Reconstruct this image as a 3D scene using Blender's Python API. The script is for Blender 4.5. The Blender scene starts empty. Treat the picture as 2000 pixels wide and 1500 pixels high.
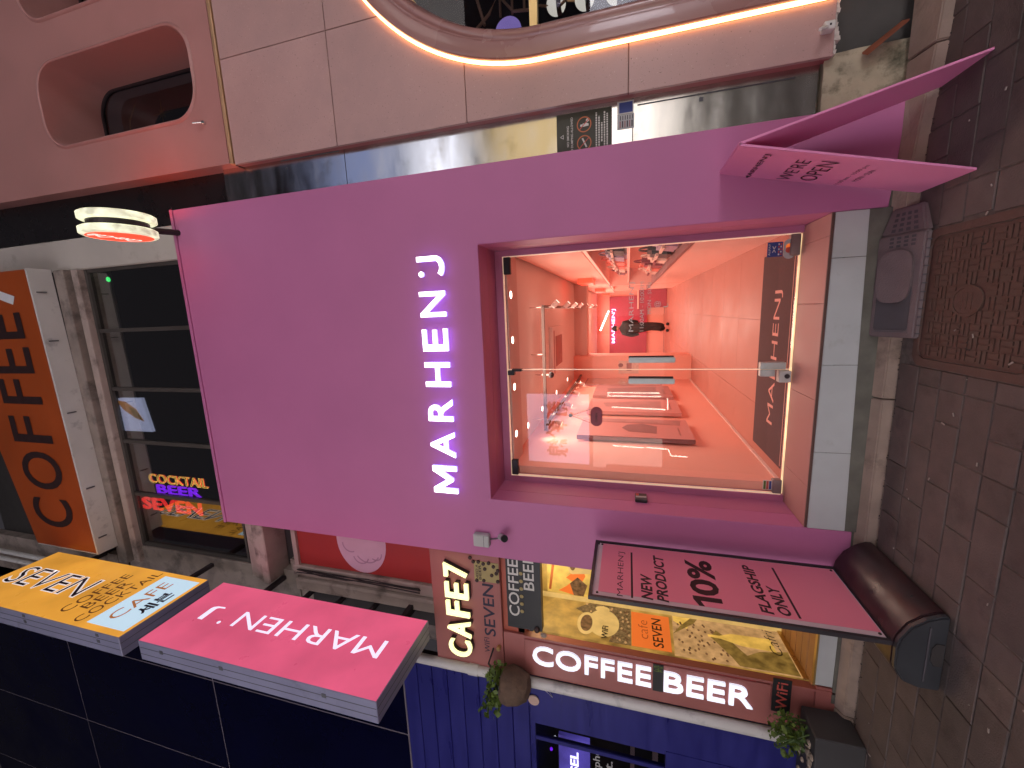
import bpy, bmesh, math, random
from mathutils import Vector, Matrix
random.seed(7)
SC = bpy.context.scene
COL = SC.collection
PI = math.pi

# ------------------------------------------------------------------ camera, world, exposure
cam_d = bpy.data.cameras.new('camera')
cam_d.sensor_width = 36.0
cam_d.lens = 789.6 / 2000 * 36
cam_d.clip_start = 0.05
cam_d.clip_end = 400
cam = bpy.data.objects.new('camera', cam_d)
COL.objects.link(cam)
psi, th, ro = math.radians(10.31), math.radians(15.937), math.radians(.507)
fwd = Vector((-math.sin(psi) * math.cos(th), math.cos(psi) * math.cos(th), math.sin(th)))
rgt = Vector((math.cos(psi), math.sin(psi), 0))
upv = rgt.cross(fwd)
rgt, upv = rgt * math.cos(ro) + upv * math.sin(ro), upv * math.cos(ro) - rgt * math.sin(ro)
# the photographer held the phone sideways: the picture's right is the street's down
M = Matrix.Identity(4)
M.col[0][:3] = -upv
M.col[1][:3] = rgt
M.col[2][:3] = -fwd
M.col[3][:3] = (0, 0, 1.6)
cam.matrix_world = M
SC.camera = cam

world = bpy.data.worlds.new('World')
SC.world = world
world.use_nodes = True
wn = world.node_tree
bg = wn.nodes['Background']
sky = wn.nodes.new('ShaderNodeTexSky')
sky.sky_type = 'NISHITA'
sky.sun_disc = False
sky.sun_elevation = math.radians(-3.0)
sky.sun_rotation = math.radians(200)
# night sky over a lit city: the last of the dusk plus an even mauve glow
glow = wn.nodes.new('ShaderNodeMix')
glow.data_type = 'RGBA'
glow.blend_type = 'ADD'
glow.inputs[0].default_value = 1.0
glow.inputs[7].default_value = (.30, .26, .29, 1)
wn.links.new(sky.outputs[0], glow.inputs[6])
wn.links.new(glow.outputs[2], bg.inputs[0])
bg.inputs[1].default_value = 0.10

SC.view_settings.view_transform = 'Standard'
SC.view_settings.look = 'None'
SC.view_settings.exposure = 0.0
SC.view_settings.gamma = 1.0
SC.view_settings.use_curve_mapping = False
SC.render.engine = 'CYCLES'
SC.cycles.use_denoising = True
SC.cycles.max_bounces = 8
SC.cycles.diffuse_bounces = 5
SC.cycles.glossy_bounces = 4
SC.cycles.transparent_max_bounces = 16
SC.cycles.sample_clamp_indirect = 6.0


def area_lamp(name, loc, size, power, color, direction=(0, 0, -1), size_y=None, spread=None):
    l = bpy.data.lights.new(name, 'AREA')
    l.energy = power
    l.color = color
    l.size = size
    if size_y:
        l.shape = 'RECTANGLE'
        l.size_y = size_y
    if spread:
        l.spread = spread
    o = bpy.data.objects.new(name, l)
    COL.objects.link(o)
    o.location = loc
    o.rotation_euler = Vector(direction).to_track_quat('-Z', 'Y').to_euler()
    return o


# ------------------------------------------------------------------ materials
def lin(r, g, b):
    f = lambda c: c / 12.92 if c <= .04045 else ((c + .055) / 1.055) ** 2.4
    return (f(r / 255), f(g / 255), f(b / 255))


MATS = {}


def pm(name, col, rough=.5, metal=0., var=.08, scale=5., bump=0., bscale=60., emit=None, estr=0., evar=0., escale=2.6,
       coat=0., rand=0., spec=.5, speck=None, stain=None, stretch=None, rvar=0.1):
    m = bpy.data.materials.new(name)
    m.use_nodes = True
    nt = m.node_tree
    N, L = nt.nodes, nt.links
    b = N['Principled BSDF']
    geo = N.new('ShaderNodeNewGeometry')
    src = geo.outputs['Position']
    if stretch:
        mp = N.new('ShaderNodeMapping')
        mp.inputs['Scale'].default_value = stretch
        L.new(src, mp.inputs[0])
        src = mp.outputs[0]
    nz = N.new('ShaderNodeTexNoise')
    nz.inputs['Scale'].default_value = scale
    nz.inputs['Detail'].default_value = 5
    L.new(src, nz.inputs['Vector'])
    rp = N.new('ShaderNodeMapRange')
    rp.inputs[1].default_value = .3
    rp.inputs[2].default_value = .7
    rp.inputs[3].default_value = 1 - var
    rp.inputs[4].default_value = 1 + var
    L.new(nz.outputs['Fac'], rp.inputs[0])
    val = rp.outputs[0]
    if rand:
        oi = N.new('ShaderNodeObjectInfo')
        r2 = N.new('ShaderNodeMapRange')
        r2.inputs[3].default_value = 1 - rand
        r2.inputs[4].default_value = 1 + rand
        L.new(oi.outputs['Random'], r2.inputs[0])
        mu = N.new('ShaderNodeMath')
        mu.operation = 'MULTIPLY'
        L.new(val, mu.inputs[0])
        L.new(r2.outputs[0], mu.inputs[1])
        val = mu.outputs[0]
    vm = N.new('ShaderNodeVectorMath')
    vm.operation = 'SCALE'
    vm.inputs[0].default_value = col
    L.new(val, vm.inputs['Scale'])
    colout = vm.outputs[0]
    if speck:   # (colour, scale, threshold)
        for scol, ssc, thr in speck:
            vo = N.new('ShaderNodeTexNoise')
            vo.inputs['Scale'].default_value = ssc
            vo.inputs['Detail'].default_value = 2
            L.new(geo.outputs['Position'], vo.inputs['Vector'])
            gt = N.new('ShaderNodeMapRange')
            gt.inputs[1].default_value = thr
            gt.inputs[2].default_value = thr + .03
            L.new(vo.outputs['Fac'], gt.inputs[0])
            mx = N.new('ShaderNodeMix')
            mx.data_type = 'RGBA'
            L.new(gt.outputs[0], mx.inputs[0])
            L.new(colout, mx.inputs[6])
            mx.inputs[7].default_value = (*scol, 1)
            colout = mx.outputs[2]
    if stain:   # (colour, scale, lo, hi, stretch)
        scol, ssc, lo, hi = stain[:4]
        vo = N.new('ShaderNodeTexNoise')
        vo.inputs['Scale'].default_value = ssc
        vo.inputs['Detail'].default_value = 7
        vo.inputs['Roughness'].default_value = .65
        if len(stain) > 4:
            mp2 = N.new('ShaderNodeMapping')
            mp2.inputs['Scale'].default_value = stain[4]
            L.new(geo.outputs['Position'], mp2.inputs[0])
            L.new(mp2.outputs[0], vo.inputs['Vector'])
        else:
            L.new(geo.outputs['Position'], vo.inputs['Vector'])
        gt = N.new('ShaderNodeMapRange')
        gt.inputs[1].default_value = lo
        gt.inputs[2].default_value = hi
        L.new(vo.outputs['Fac'], gt.inputs[0])
        mx = N.new('ShaderNodeMix')
        mx.data_type = 'RGBA'
        L.new(gt.outputs[0], mx.inputs[0])
        L.new(colout, mx.inputs[6])
        mx.inputs[7].default_value = (*scol, 1)
        colout = mx.outputs[2]
    L.new(colout, b.inputs['Base Color'])
    b.inputs['Roughness'].default_value = rough
    if rvar:
        r3 = N.new('ShaderNodeMapRange')
        r3.inputs[1].default_value = .3
        r3.inputs[2].default_value = .7
        r3.inputs[3].default_value = max(.02, rough - rvar)
        r3.inputs[4].default_value = min(1, rough + rvar)
        L.new(nz.outputs['Fac'], r3.inputs[0])
        L.new(r3.outputs[0], b.inputs['Roughness'])
    b.inputs['Metallic'].default_value = metal
    b.inputs['Specular IOR Level'].default_value = spec
    b.inputs['Coat Weight'].default_value = coat
    if bump:
        bn = N.new('ShaderNodeTexNoise')
        bn.inputs['Scale'].default_value = bscale
        bn.inputs['Detail'].default_value = 4
        L.new(src, bn.inputs['Vector'])
        bp = N.new('ShaderNodeBump')
        bp.inputs['Strength'].default_value = bump
        bp.inputs['Distance'].default_value = .01
        L.new(bn.outputs['Fac'], bp.inputs['Height'])
        L.new(bp.outputs[0], b.inputs['Normal'])
    if estr:
        b.inputs['Emission Color'].default_value = (*(emit or col), 1)
        b.inputs['Emission Strength'].default_value = estr
        if evar:
            en = N.new('ShaderNodeTexNoise')
            en.inputs['Scale'].default_value = escale
            en.inputs['Detail'].default_value = 4
            L.new(geo.outputs['Position'], en.inputs['Vector'])
            er = N.new('ShaderNodeMapRange')
            er.inputs[1].default_value = .3
            er.inputs[2].default_value = .7
            er.inputs[3].default_value = estr * (1 - evar)
            er.inputs[4].default_value = estr * (1 + evar)
            L.new(en.outputs['Fac'], er.inputs[0])
            L.new(er.outputs[0], b.inputs['Emission Strength'])
    MATS[name] = m
    return m


def glass_mat(name, tint=(1, 1, 1), ior=1.45, boost=1.0, base=0.0, rough=0.0, body=None, body_f=0.):
    """thin pane: clear (or tinted) transmission under a Fresnel reflection"""
    m = bpy.data.materials.new(name)
    m.use_nodes = True
    nt = m.node_tree
    N, L = nt.nodes, nt.links
    for n in list(N):
        if n.type == 'BSDF_PRINCIPLED':
            N.remove(n)
    out = [n for n in N if n.type == 'OUTPUT_MATERIAL'][0]
    tr = N.new('ShaderNodeBsdfTransparent')
    tr.inputs[0].default_value = (*tint, 1)
    gl = N.new('ShaderNodeBsdfGlossy')
    gl.inputs['Roughness'].default_value = rough
    # Schlick's Fresnel, the same from both sides of the pane
    lw = N.new('ShaderNodeLayerWeight')
    lw.inputs[0].default_value = .5
    pw = N.new('ShaderNodeMath')
    pw.operation = 'POWER'
    pw.inputs[1].default_value = 5
    L.new(lw.outputs['Facing'], pw.inputs[0])
    f0 = ((ior - 1) / (ior + 1)) ** 2
    ma = N.new('ShaderNodeMath')
    ma.operation = 'MULTIPLY_ADD'
    ma.use_clamp = True
    ma.inputs[1].default_value = boost * (1 - f0)
    ma.inputs[2].default_value = boost * f0 + base
    L.new(pw.outputs[0], ma.inputs[0])
    mx = N.new('ShaderNodeMixShader')
    L.new(ma.outputs[0], mx.inputs[0])
    L.new(tr.outputs[0], mx.inputs[1])
    L.new(gl.outputs[0], mx.inputs[2])
    res = mx.outputs[0]
    if body:
        df = N.new('ShaderNodeBsdfDiffuse')
        df.inputs[0].default_value = (*body, 1)
        m2 = N.new('ShaderNodeMixShader')
        m2.inputs[0].default_value = body_f
        L.new(res, m2.inputs[1])
        L.new(df.outputs[0], m2.inputs[2])
        res = m2.outputs[0]
    L.new(res, out.inputs[0])
    MATS[name] = m
    return m


G = pm
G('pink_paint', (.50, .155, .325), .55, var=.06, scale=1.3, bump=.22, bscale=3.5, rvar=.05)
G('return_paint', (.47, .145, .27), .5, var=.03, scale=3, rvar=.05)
G('salmon_wall', (.90, .44, .35), .6, var=.02)
G('salmon_floor', (.45, .175, .135), .5, var=.03, scale=1.5, rand=.015)
G('salmon_joint', (.42, .2, .17), .7)
G('salmon_ceiling', (.86, .80, .78), .7, var=.02)
G('soffit_salmon', (.74, .56, .52), .7, var=.02)
G('shelf_white', (.85, .5, .43), .5, var=.02)
G('dark_red_wall', (.42, .05, .09), .6, var=.08)
G('dark_metal', (.04, .03, .035), .4, metal=.3)
G('black_plastic', (.02, .02, .022), .42, var=.15)
G('black_frame', (.03, .024, .03), .45)
G('grey_plastic', (.14, .12, .13), .6, var=.12, scale=14)
G('grey_plastic_dark', (.075, .068, .078), .75, var=.12, scale=14)
G('grey_plastic_warm', (.165, .125, .13), .55, var=.10, scale=10, bump=.4, bscale=150)
G('mat_dark', (.10, .055, .06), .95, var=.15, scale=40, bump=.5, bscale=300)
G('mat_letter', (.75, .38, .33), .9)
G('brushed_bar', (.50, .55, .54), .42, metal=.6, var=.12, scale=9)
G('brushed_dark', (.30, .27, .27), .38, metal=.8, var=.12, scale=9)
G('chrome', (.7, .7, .7), .2, metal=1)
G('stainless', (.56, .55, .52), .2, metal=1, var=.08, scale=3, stretch=(1, 1, 3), bump=.012, bscale=2.0, rvar=.07,
  stain=((.35, .32, .26), 3.0, .58, .8))
G('gold_metal', (.66, .40, .22), .4, metal=.55, var=.05)
G('gold_frame', (.60, .42, .18), .35, metal=.8)
G('terrazzo', (.49, .295, .27), .42, var=.05, scale=1.6, rand=.03, speck=[((.24, .14, .125), 60, .68), ((.60, .42, .38), 75, .70), ((.26, .15, .13), 130, .70)],
  stain=((.40, .25, .235), .9, .48, .75))
G('tile_edge', (.36, .1, .1), .5)
G('grout', (.22, .12, .1), .8)
G('pink_render', (.43, .205, .185), .38, var=.06, scale=3, bump=.10, bscale=90)
G('ring_paint', (.34, .165, .145), .27, var=.05, scale=2, coat=.25)
G('concrete', (.34, .31, .27), .85, var=.2, scale=4, bump=.35, bscale=30, stain=((.1, .085, .07), 2.2, .5, .75))
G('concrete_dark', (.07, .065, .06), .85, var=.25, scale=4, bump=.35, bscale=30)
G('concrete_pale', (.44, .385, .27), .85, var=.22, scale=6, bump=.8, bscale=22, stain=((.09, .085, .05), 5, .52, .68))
G('broken_stone', (.62, .55, .5), .8, var=.2, scale=20, bump=.6, bscale=60)
G('terracotta', (.20, .055, .025), .7, var=.15)
G('plaster_cream', (.48, .43, .38), .8, var=.08, scale=2, bump=.12, bscale=40, stain=((.28, .23, .19), 3, .58, .8))
G('plaster_brown', (.26, .21, .18), .85, var=.2, scale=5, bump=.3, bscale=45, stain=((.1, .08, .07), 4, .5, .7))
G('old_cornice', (.40, .31, .27), .75, var=.15, scale=4, bump=.2, bscale=40, stain=((.1, .07, .06), 3.5, .52, .72))
G('near_black', (.035, .03, .03), .9, var=.3)  # grit, cables and bedding; also the shade painted in slots and hollows
G('white_riser', (.48, .50, .505), .5, var=.04, scale=6, rand=.03, stain=((.36, .37, .34), 5, .6, .8))
G('marble_step', (.46, .235, .215), .55, var=.05, scale=3, rand=.04)
G('nosing', (.10, .05, .04), .5)
G('plinth', (.13, .125, .105), .85, var=.25, scale=8, bump=.3, bscale=50)
G('kerb', (.31, .235, .19), .85, var=.15, scale=7, rand=.06, bump=.35, bscale=60, stain=((.13, .10, .08), 4, .55, .75))
G('paver', (.118, .092, .085), .82, var=.2, scale=9, rand=.11, bump=.35, bscale=110, speck=[((.26, .22, .2), 70, .80)],
  stain=((.055, .042, .04), 3, .55, .75))
G('niche_grey', (.13, .115, .125), .8, var=.3, scale=3)
G('joint', (.135, .12, .11), .95, var=.35, scale=25, stain=((.2, .18, .16), 9, .6, .7))
G('manhole_iron', (.105, .058, .047), .75, metal=.1, var=.25, scale=18, bump=.3, bscale=120, speck=[((.3, .25, .2), 60, .83)])
G('manhole_raised', (.105, .057, .044), .75, metal=.0, var=.25, scale=18, stain=((.07, .03, .02), 9, .55, .7))
G('manhole_frame', (.11, .062, .05), .8, var=.2, scale=10, bump=.3, bscale=80)
G('white_alu', (.62, .60, .57), .42, var=.05, scale=4, stain=((.32, .31, .31), 5, .58, .75))
G('box_case', (.25, .25, .36), .42, var=.06, scale=4, stain=((.16, .16, .22), 5, .58, .75))
G('seam', (.10, .10, .11), .7)
G('clip', (.09, .09, .1), .5)
G('orange_board', (.36, .062, .008), .5, var=.10, scale=2)
G('orange_print', (.03, .012, .012), .5)
G('white_print', (.7, .7, .72), .5)
G('blue_panel', (.0012, .0014, .016), .3, var=.2, scale=1.5, spec=.06)
G('gap_black', (.012, .010, .011), .3)
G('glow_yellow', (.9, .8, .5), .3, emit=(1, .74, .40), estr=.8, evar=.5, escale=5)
G('blue_joint', (.16, .135, .16), .5)
G('blue_siding', (.022, .022, .19), .35, metal=.2, var=.12, scale=1.5, stretch=(1, 1, 6))
G('window_frame', (.06, .052, .046), .5, var=.15)
G('dark_interior', (.03, .026, .024), .8)
G('soffit_grey', (.26, .25, .2), .8, var=.12)
G('red_sign', (.36, .12, .105), .42, var=.07, scale=3, coat=.1)
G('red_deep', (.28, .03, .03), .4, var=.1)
G('red_orange', (.42, .09, .05), .4, var=.1)
G('navy_print', (.016, .012, .035), .5)
G('black_print', (.03, .008, .012), .6)
G('note_yellow', (.38, .30, .12), .6, var=.12, scale=10)
G('cap_dark', (.06, .035, .03), .45, metal=.4)
G('wood_slat', (.42, .22, .09), .6, var=.15, scale=6, rand=.1)
G('wood_bark', (.12, .075, .05), .9, var=.3, scale=14, bump=.8, bscale=30)
G('wood_disc', (.60, .42, .34), .7, var=.08)
G('leaf', (.10, .155, .022), .55, var=.35, scale=22)
G('leaf_dark', (.055, .10, .022), .55, var=.35, scale=22)
G('pebble', (.35, .28, .22), .8, var=.3, scale=30)
G('planter', (.045, .043, .045), .6, var=.2, scale=4)
G('banner_pink', (.84, .25, .36), .5, var=.03, scale=2)
G('banner_white', (.62, .52, .58), .4)
G('aframe_pink', (.82, .28, .52), .5, var=.03, scale=2)
G('base_maroon', (.034, .014, .017), .36, var=.3, scale=9, bump=.08, bscale=40)
G('base_black', (.035, .038, .045), .4, var=.15, scale=6)
G('grey_box', (.45, .45, .43), .5)
G('dark_green_sign', (.03, .028, .016), .5)
G('print_white', (.62, .60, .55), .6)
G('print_red', (.5, .08, .06), .6)
G('litter_pale', (.34, .30, .27), .8)
G('sticker_blue', (.03, .05, .22), .5)
G('sticker_grey', (.4, .4, .4), .5)
G('bag_black', (.03, .022, .025), .5)
G('bag_coral', (.75, .16, .11), .5, var=.1, scale=20)
G('bag_cream', (.75, .5, .42), .55, var=.1, scale=20)
G('bag_wine', (.25, .03, .045), .5, var=.1)
G('bag_lilac', (.35, .25, .34), .5, var=.1)
G('canvas', (.62, .27, .25), .6, var=.05)
G('canvas_dark', (.30, .14, .14), .6, var=.15, scale=8)
G('canvas_mid', (.45, .20, .19), .6, var=.2, scale=6)
G('coat_black', (.02, .016, .018), .75, var=.3, scale=25, bump=.5, bscale=40)
G('skin', (.5, .28, .2), .5)
G('shoe', (.015, .013, .014), .5)
# things that give off light
G('sign_white', (.9, .9, .9), .4, emit=(.94, .96, 1), estr=3.2)
G('sign_side', (.8, .8, .85), .4, emit=(.30, .26, 1), estr=2.2)
G('sign_core', (.9, .9, .9), .4, emit=(.78, .84, 1), estr=.88, evar=.12)
G('sign_halo', (.5, .5, .9), .4, emit=(.22, .28, 1), estr=.8)
G('sign_cream', (.9, .9, .6), .4, emit=(1, .95, .42), estr=1.25, evar=.1)
G('shop_box_pink', (.25, .06, .09), .35, emit=lin(228, 92, 128), estr=.82, evar=.16, escale=1.8)
G('shop_box_white', (.3, .3, .3), .35, emit=(.87, .80, 1), estr=1.0)
G('box_orange', (.25, .13, .02), .35, emit=lin(236, 164, 62), estr=.78, evar=.22, escale=2.2)
G('box_pale', (.2, .24, .28), .35, emit=(.58, .78, .92), estr=.85)
G('box_ink', (.02, .015, .04), .5)
G('box_brown', (.12, .045, .015), .5, emit=(.16, .06, .015), estr=.4)
G('box_rust', (.3, .1, .03), .5, emit=(.45, .16, .05), estr=.7)
G('box_outline', (.9, .9, .9), .5, emit=(.85, .75, .72), estr=.7)
G('neon_yellow', (1, .7, .2), .4, emit=(1, .62, .12), estr=2.2)
G('neon_red', (1, .1, .05), .4, emit=(1, .10, .04), estr=1.4)
G('neon_scarlet', (1, .05, .03), .4, emit=(1, .03, .03), estr=1.6)
G('neon_violet', (.4, .05, 1), .4, emit=(.24, .015, 1), estr=1.8)
G('lamp_green', (.1, 1, .3), .4, emit=(.06, 1, .22), estr=2.5)
G('screen', (.6, .6, .8), .4, emit=(.40, .42, .66), estr=1.0, evar=.3)
G('screen_picture', (.3, .2, .1), .4, emit=(.42, .16, .05), estr=.7, evar=.6)
G('led_warm', (1, .6, .3), .4, emit=(1, .50, .20), estr=6.0)
G('led_white', (1, 1, 1), .4, emit=(1, .9, .78), estr=25)
G('downlight_glow', (1, .9, .8), .4, emit=(1, .86, .70), estr=6)
G('disc_rim', (.75, .75, .6), .5, emit=(.80, .80, .54), estr=.85, evar=.6, escale=14)
G('disc_red', (.8, .05, .03), .4, emit=(.9, .045, .02), estr=2.2)
G('disc_white', (.9, .8, .8), .4, emit=(1, .82, .72), estr=1.3)
G('poster_gold', (0.175, 0.140, 0.070), .4, emit=lin(196, 148, 66), estr=.55, evar=.65, escale=7)
G('poster_yellow', (0.210, 0.175, 0.070), .4, emit=lin(236, 186, 84), estr=.74, evar=.35, escale=8)
G('poster_cream', (0.210, 0.175, 0.105), .4, emit=lin(222, 180, 104), estr=.74, evar=.18, escale=9)
G('poster_coffee', (0.052, 0.035, 0.021), .4, emit=lin(110, 75, 48), estr=.75, evar=.9, escale=28)
G('poster_bean', (0.052, 0.042, 0.028), .4, emit=lin(122, 94, 60), estr=.65, evar=.95, escale=48)
G('poster_orange', (0.280, 0.087, 0.017), .4, emit=lin(226, 106, 42), estr=.85, evar=.05)
G('poster_tan', (0.175, 0.126, 0.077), .4, emit=lin(196, 150, 98), estr=.72, evar=.35, escale=16)
G('poster_olive', (0.070, 0.052, 0.017), .4, emit=lin(128, 100, 46), estr=.7, evar=.6, escale=14)
G('poster_ink', (.03, .02, .015), .5)
G('poster_rust', (.3, .1, .04), .5, emit=lin(150, 66, 26), estr=.5)
G('cafe_ceiling_tan', (.7, .5, .3), .6)  # plain tan for the cafe entrance ceiling
G('opp_window', (.9, .7, .4), .5, emit=(.98, .89, .85), estr=3.1, evar=.12)
G('opp_window_dim', (.5, .45, .4), .5, emit=(1, .88, .80), estr=.7, evar=.12)
G('opp_window_cool', (.7, .8, 1), .5, emit=(.82, .84, 1), estr=2.6, evar=.3)
G('opp_banner_light', (.9, .8, .8), .5, emit=(.95, .92, 1), estr=13, evar=.2)  # unseen bright panes added to light the banner
G('opp_sign', (.9, .9, .9), .5, emit=(.74, .70, 1.0), estr=5.6)
G('far_neon', (.9, .8, 1), .5, emit=(.80, .52, 1.0), estr=2.6)
G('opp_sign_blue', (.5, .6, 1), .5, emit=(.45, .55, 1), estr=.7)
G('shelf_glow', (.9, .6, .5), .5, emit=(1, .55, .40), estr=.9)
G('rail_grey', (.15, .10, .09), .5)
G('disc_red_bright', (.8, .05, .03), .4, emit=(1, .10, .035), estr=9)
G('opp_sign_amber', (.9, .7, .3), .5, emit=(1, .74, .38), estr=1.1, evar=.12)
G('opp_ink', (.06, .02, .02), .6)
G('opp_wall', (.18, .16, .17), .8, var=.15)
G('lens_dark', (.01, .01, .012), .1)
G('ball_glow', (.9, .9, .75), .2, emit=(1, .96, .74), estr=1.3)
G('purple_disc', (.5, .4, .8), .5, emit=(.42, .30, .80), estr=.85, evar=.25)
G('ellipse_pink', (.62, .40, .50), .5, var=.05)
G('ellipse_line', (.42, .24, .33), .5)
G('red_panel', (.36, .028, .022), .5, var=.06)
G('edge_glow', (.9, .7, .55), .3, emit=(1, .72, .48), estr=.36)  # lit glass edges, their light put in as emission
G('purple_screen', (.3, .2, .7), .4, emit=(.13, .10, .52), estr=1.0, evar=.8)
glass_mat('door_glass', tint=(.97, .96, .95), ior=1.42, boost=.9)
glass_mat('window_glass', tint=(.72, .74, .72), ior=1.5, boost=1.5, base=.14)
glass_mat('niche_glass', tint=(.5, .5, .52), ior=1.5, boost=1.3, base=.06)
glass_mat('dark_glass', tint=(.6, .6, .65), ior=1.4, boost=.7, base=.0)
glass_mat('acrylic', tint=(.96, .96, .97), ior=1.45, boost=.8)
MT = MATS

# ------------------------------------------------------------------ mesh helpers
WL = {}


def wl(o):
    return WL.get(o.name, Vector((0, 0, 0)))


class MB:
    """collects shapes in world coordinates, then builds ONE mesh object"""

    def __init__(self):
        self.v, self.f = [], []

    def add(self, vs, fs):
        n = len(self.v)
        self.v += [tuple(p) for p in vs]
        self.f += [tuple(i + n for i in f) for f in fs]
        return self

    def box(self, x0, x1, y0, y1, z0, z1):
        vs = [(x, y, z) for z in (z0, z1) for y in (y0, y1) for x in (x0, x1)]
        return self.add(vs, [(0, 2, 3, 1), (4, 5, 7, 6), (0, 1, 5, 4), (2, 6, 7, 3), (0, 4, 6, 2), (1, 3, 7, 5)])

    def hexa(self, p):
        """eight corners: bottom four, top four (same order)"""
        return self.add(p, [(3, 2, 1, 0), (4, 5, 6, 7), (0, 1, 5, 4), (1, 2, 6, 5), (2, 3, 7, 6), (3, 0, 4, 7)])

    def prism(self, pts, fn, d0, d1, cap0=True, cap1=True):
        """2D outline swept between two depths; fn(a, b, d) -> world point"""
        n = len(pts)
        vs = [fn(a, b, d0) for a, b in pts] + [fn(a, b, d1) for a, b in pts]
        fs = [(i, (i + 1) % n, n + (i + 1) % n, n + i) for i in range(n)]
        if cap0:
            fs.append(tuple(range(n - 1, -1, -1)))
        if cap1:
            fs.append(tuple(range(n, 2 * n)))
        return self.add(vs, fs)

    def tube(self, path, r, n=8, caps=True):
        path = [Vector(p) for p in path]
        rings = []
        up = Vector((0, 0, 1))
        for i, p in enumerate(path):
            a = path[max(0, i - 1)]
            b = path[min(len(path) - 1, i + 1)]
            d = (b - a)
            if d.length < 1e-9:
                d = Vector((0, 0, 1))
            d.normalize()
            s = d.cross(up)
            if s.length < 1e-3:
                s = d.cross(Vector((1, 0, 0)))
            s.normalize()
            t = s.cross(d)
            rr = r[i] if isinstance(r, (list, tuple)) else r
            rings.append([p + s * rr * math.cos(2 * PI * k / n) + t * rr * math.sin(2 * PI * k / n) for k in range(n)])
        vs = [q for ring in rings for q in ring]
        fs = []
        for i in range(len(path) - 1):
            for k in range(n):
                fs.append((i * n + k, i * n + (k + 1) % n, (i + 1) * n + (k + 1) % n, (i + 1) * n + k))
        if caps:
            fs.append(tuple(range(n - 1, -1, -1)))
            fs.append(tuple((len(path) - 1) * n + k for k in range(n)))
        return self.add(vs, fs)

    def lathe(self, prof, c, axis, n=24, caps=True):
        """profile [(r, h)] turned about axis ('x', 'y', 'z') through c"""
        c = Vector(c)
        vs = []
        for r, h in prof:
            for k in range(n):
                a = 2 * PI * k / n
                u, w = r * math.cos(a), r * math.sin(a)
                vs.append(c + Vector({'x': (h, u, w), 'y': (u, h, w), 'z': (u, w, h)}[axis]))
        fs = []
        for i in range(len(prof) - 1):
            for k in range(n):
                fs.append((i * n + k, i * n + (k + 1) % n, (i + 1) * n + (k + 1) % n, (i + 1) * n + k))
        if caps:
            fs.append(tuple(range(n)))
            fs.append(tuple((len(prof) - 1) * n + k for k in range(n)))
        return self.add(vs, fs)

    def sweep(self, path, prof):
        """path: list of (point, across unit vector); prof: (across, y) pairs, an open strip"""
        m = len(prof)
        vs = []
        for p, a in path:
            for s, y in prof:
                q = Vector(p) + Vector(a) * s
                vs.append((q.x, y, q.z))
        fs = []
        for i in range(len(path) - 1):
            for k in range(m - 1):
                fs.append((i * m + k, i * m + k + 1, (i + 1) * m + k + 1, (i + 1) * m + k))
        return self.add(vs, fs)

    def ball(self, c, rx, ry=None, rz=None, nu=12, nv=8):
        ry = ry or rx
        rz = rz or rx
        vs = []
        for j in range(nv + 1):
            b = PI * j / nv
            for i in range(nu):
                a = 2 * PI * i / nu
                vs.append((c[0] + rx * math.sin(b) * math.cos(a), c[1] + ry * math.sin(b) * math.sin(a), c[2] + rz * math.cos(b)))
        fs = []
        for j in range(nv):
            for i in range(nu):
                fs.append((j * nu + i, (j + 1) * nu + i, (j + 1) * nu + (i + 1) % nu, j * nu + (i + 1) % nu))
        return self.add(vs, fs)

    def build(self, name, mat, parent=None, bevel=0, smooth=False, kind=None, label=None, seg=1):
        off = wl(parent) if parent else Vector((0, 0, 0))
        me = bpy.data.meshes.new(name)
        me.from_pydata([(Vector(p) - off)[:] for p in self.v], [], self.f)
        bm = bmesh.new()
        bm.from_mesh(me)
        bmesh.ops.remove_doubles(bm, verts=bm.verts, dist=1e-6)
        bmesh.ops.recalc_face_normals(bm, faces=bm.faces)
        if bevel:
            es = [e for e in bm.edges if len(e.link_faces) == 2 and e.calc_face_angle(0) > .5]
            bmesh.ops.bevel(bm, geom=es, offset=bevel, segments=seg, affect='EDGES', clamp_overlap=True)
        bm.to_mesh(me)
        bm.free()
        me.materials.append(MT[mat] if isinstance(mat, str) else mat)
        if smooth:
            me.polygons.foreach_set('use_smooth', [True] * len(me.polygons))
            try:
                me.set_sharp_from_angle(angle=math.radians(40))
            except Exception:
                pass
        o = bpy.data.objects.new(name, me)
        COL.objects.link(o)
        if parent:
            o.parent = parent
        WL[o.name] = off.copy()
        if kind:
            o['kind'] = kind
        if label:
            o['label'] = label
        return o


def tag(o, label, cat, group=None):
    o['label'] = label
    o['category'] = cat
    if group:
        o['group'] = group
    return o


def thing(name, label, cat, loc=(0, 0, 0), group=None):
    o = bpy.data.objects.new(name, None)
    COL.objects.link(o)
    o.empty_display_size = .1
    o.location = loc
    WL[o.name] = Vector(loc)
    return tag(o, label, cat, group)


def struct(name, loc=(0, 0, 0)):
    o = bpy.data.objects.new(name, None)
    COL.objects.link(o)
    o.location = loc
    WL[o.name] = Vector(loc)
    o['kind'] = 'structure'
    return o


def B(*a):
    return MB().box(*a)


XZ = lambda a, b, d: (a, d, b)        # outline in the facade plane, swept in depth
YZ = lambda a, b, d: (d, a, b)        # outline across the facade


def circ(cx, cz, rx, rz=None, n=24, a0=0, a1=2 * PI, closed=True):
    rz = rz or rx
    m = n if closed else n + 1
    return [(cx + rx * math.cos(a0 + (a1 - a0) * k / n), cz + rz * math.sin(a0 + (a1 - a0) * k / n)) for k in range(m)]


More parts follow.
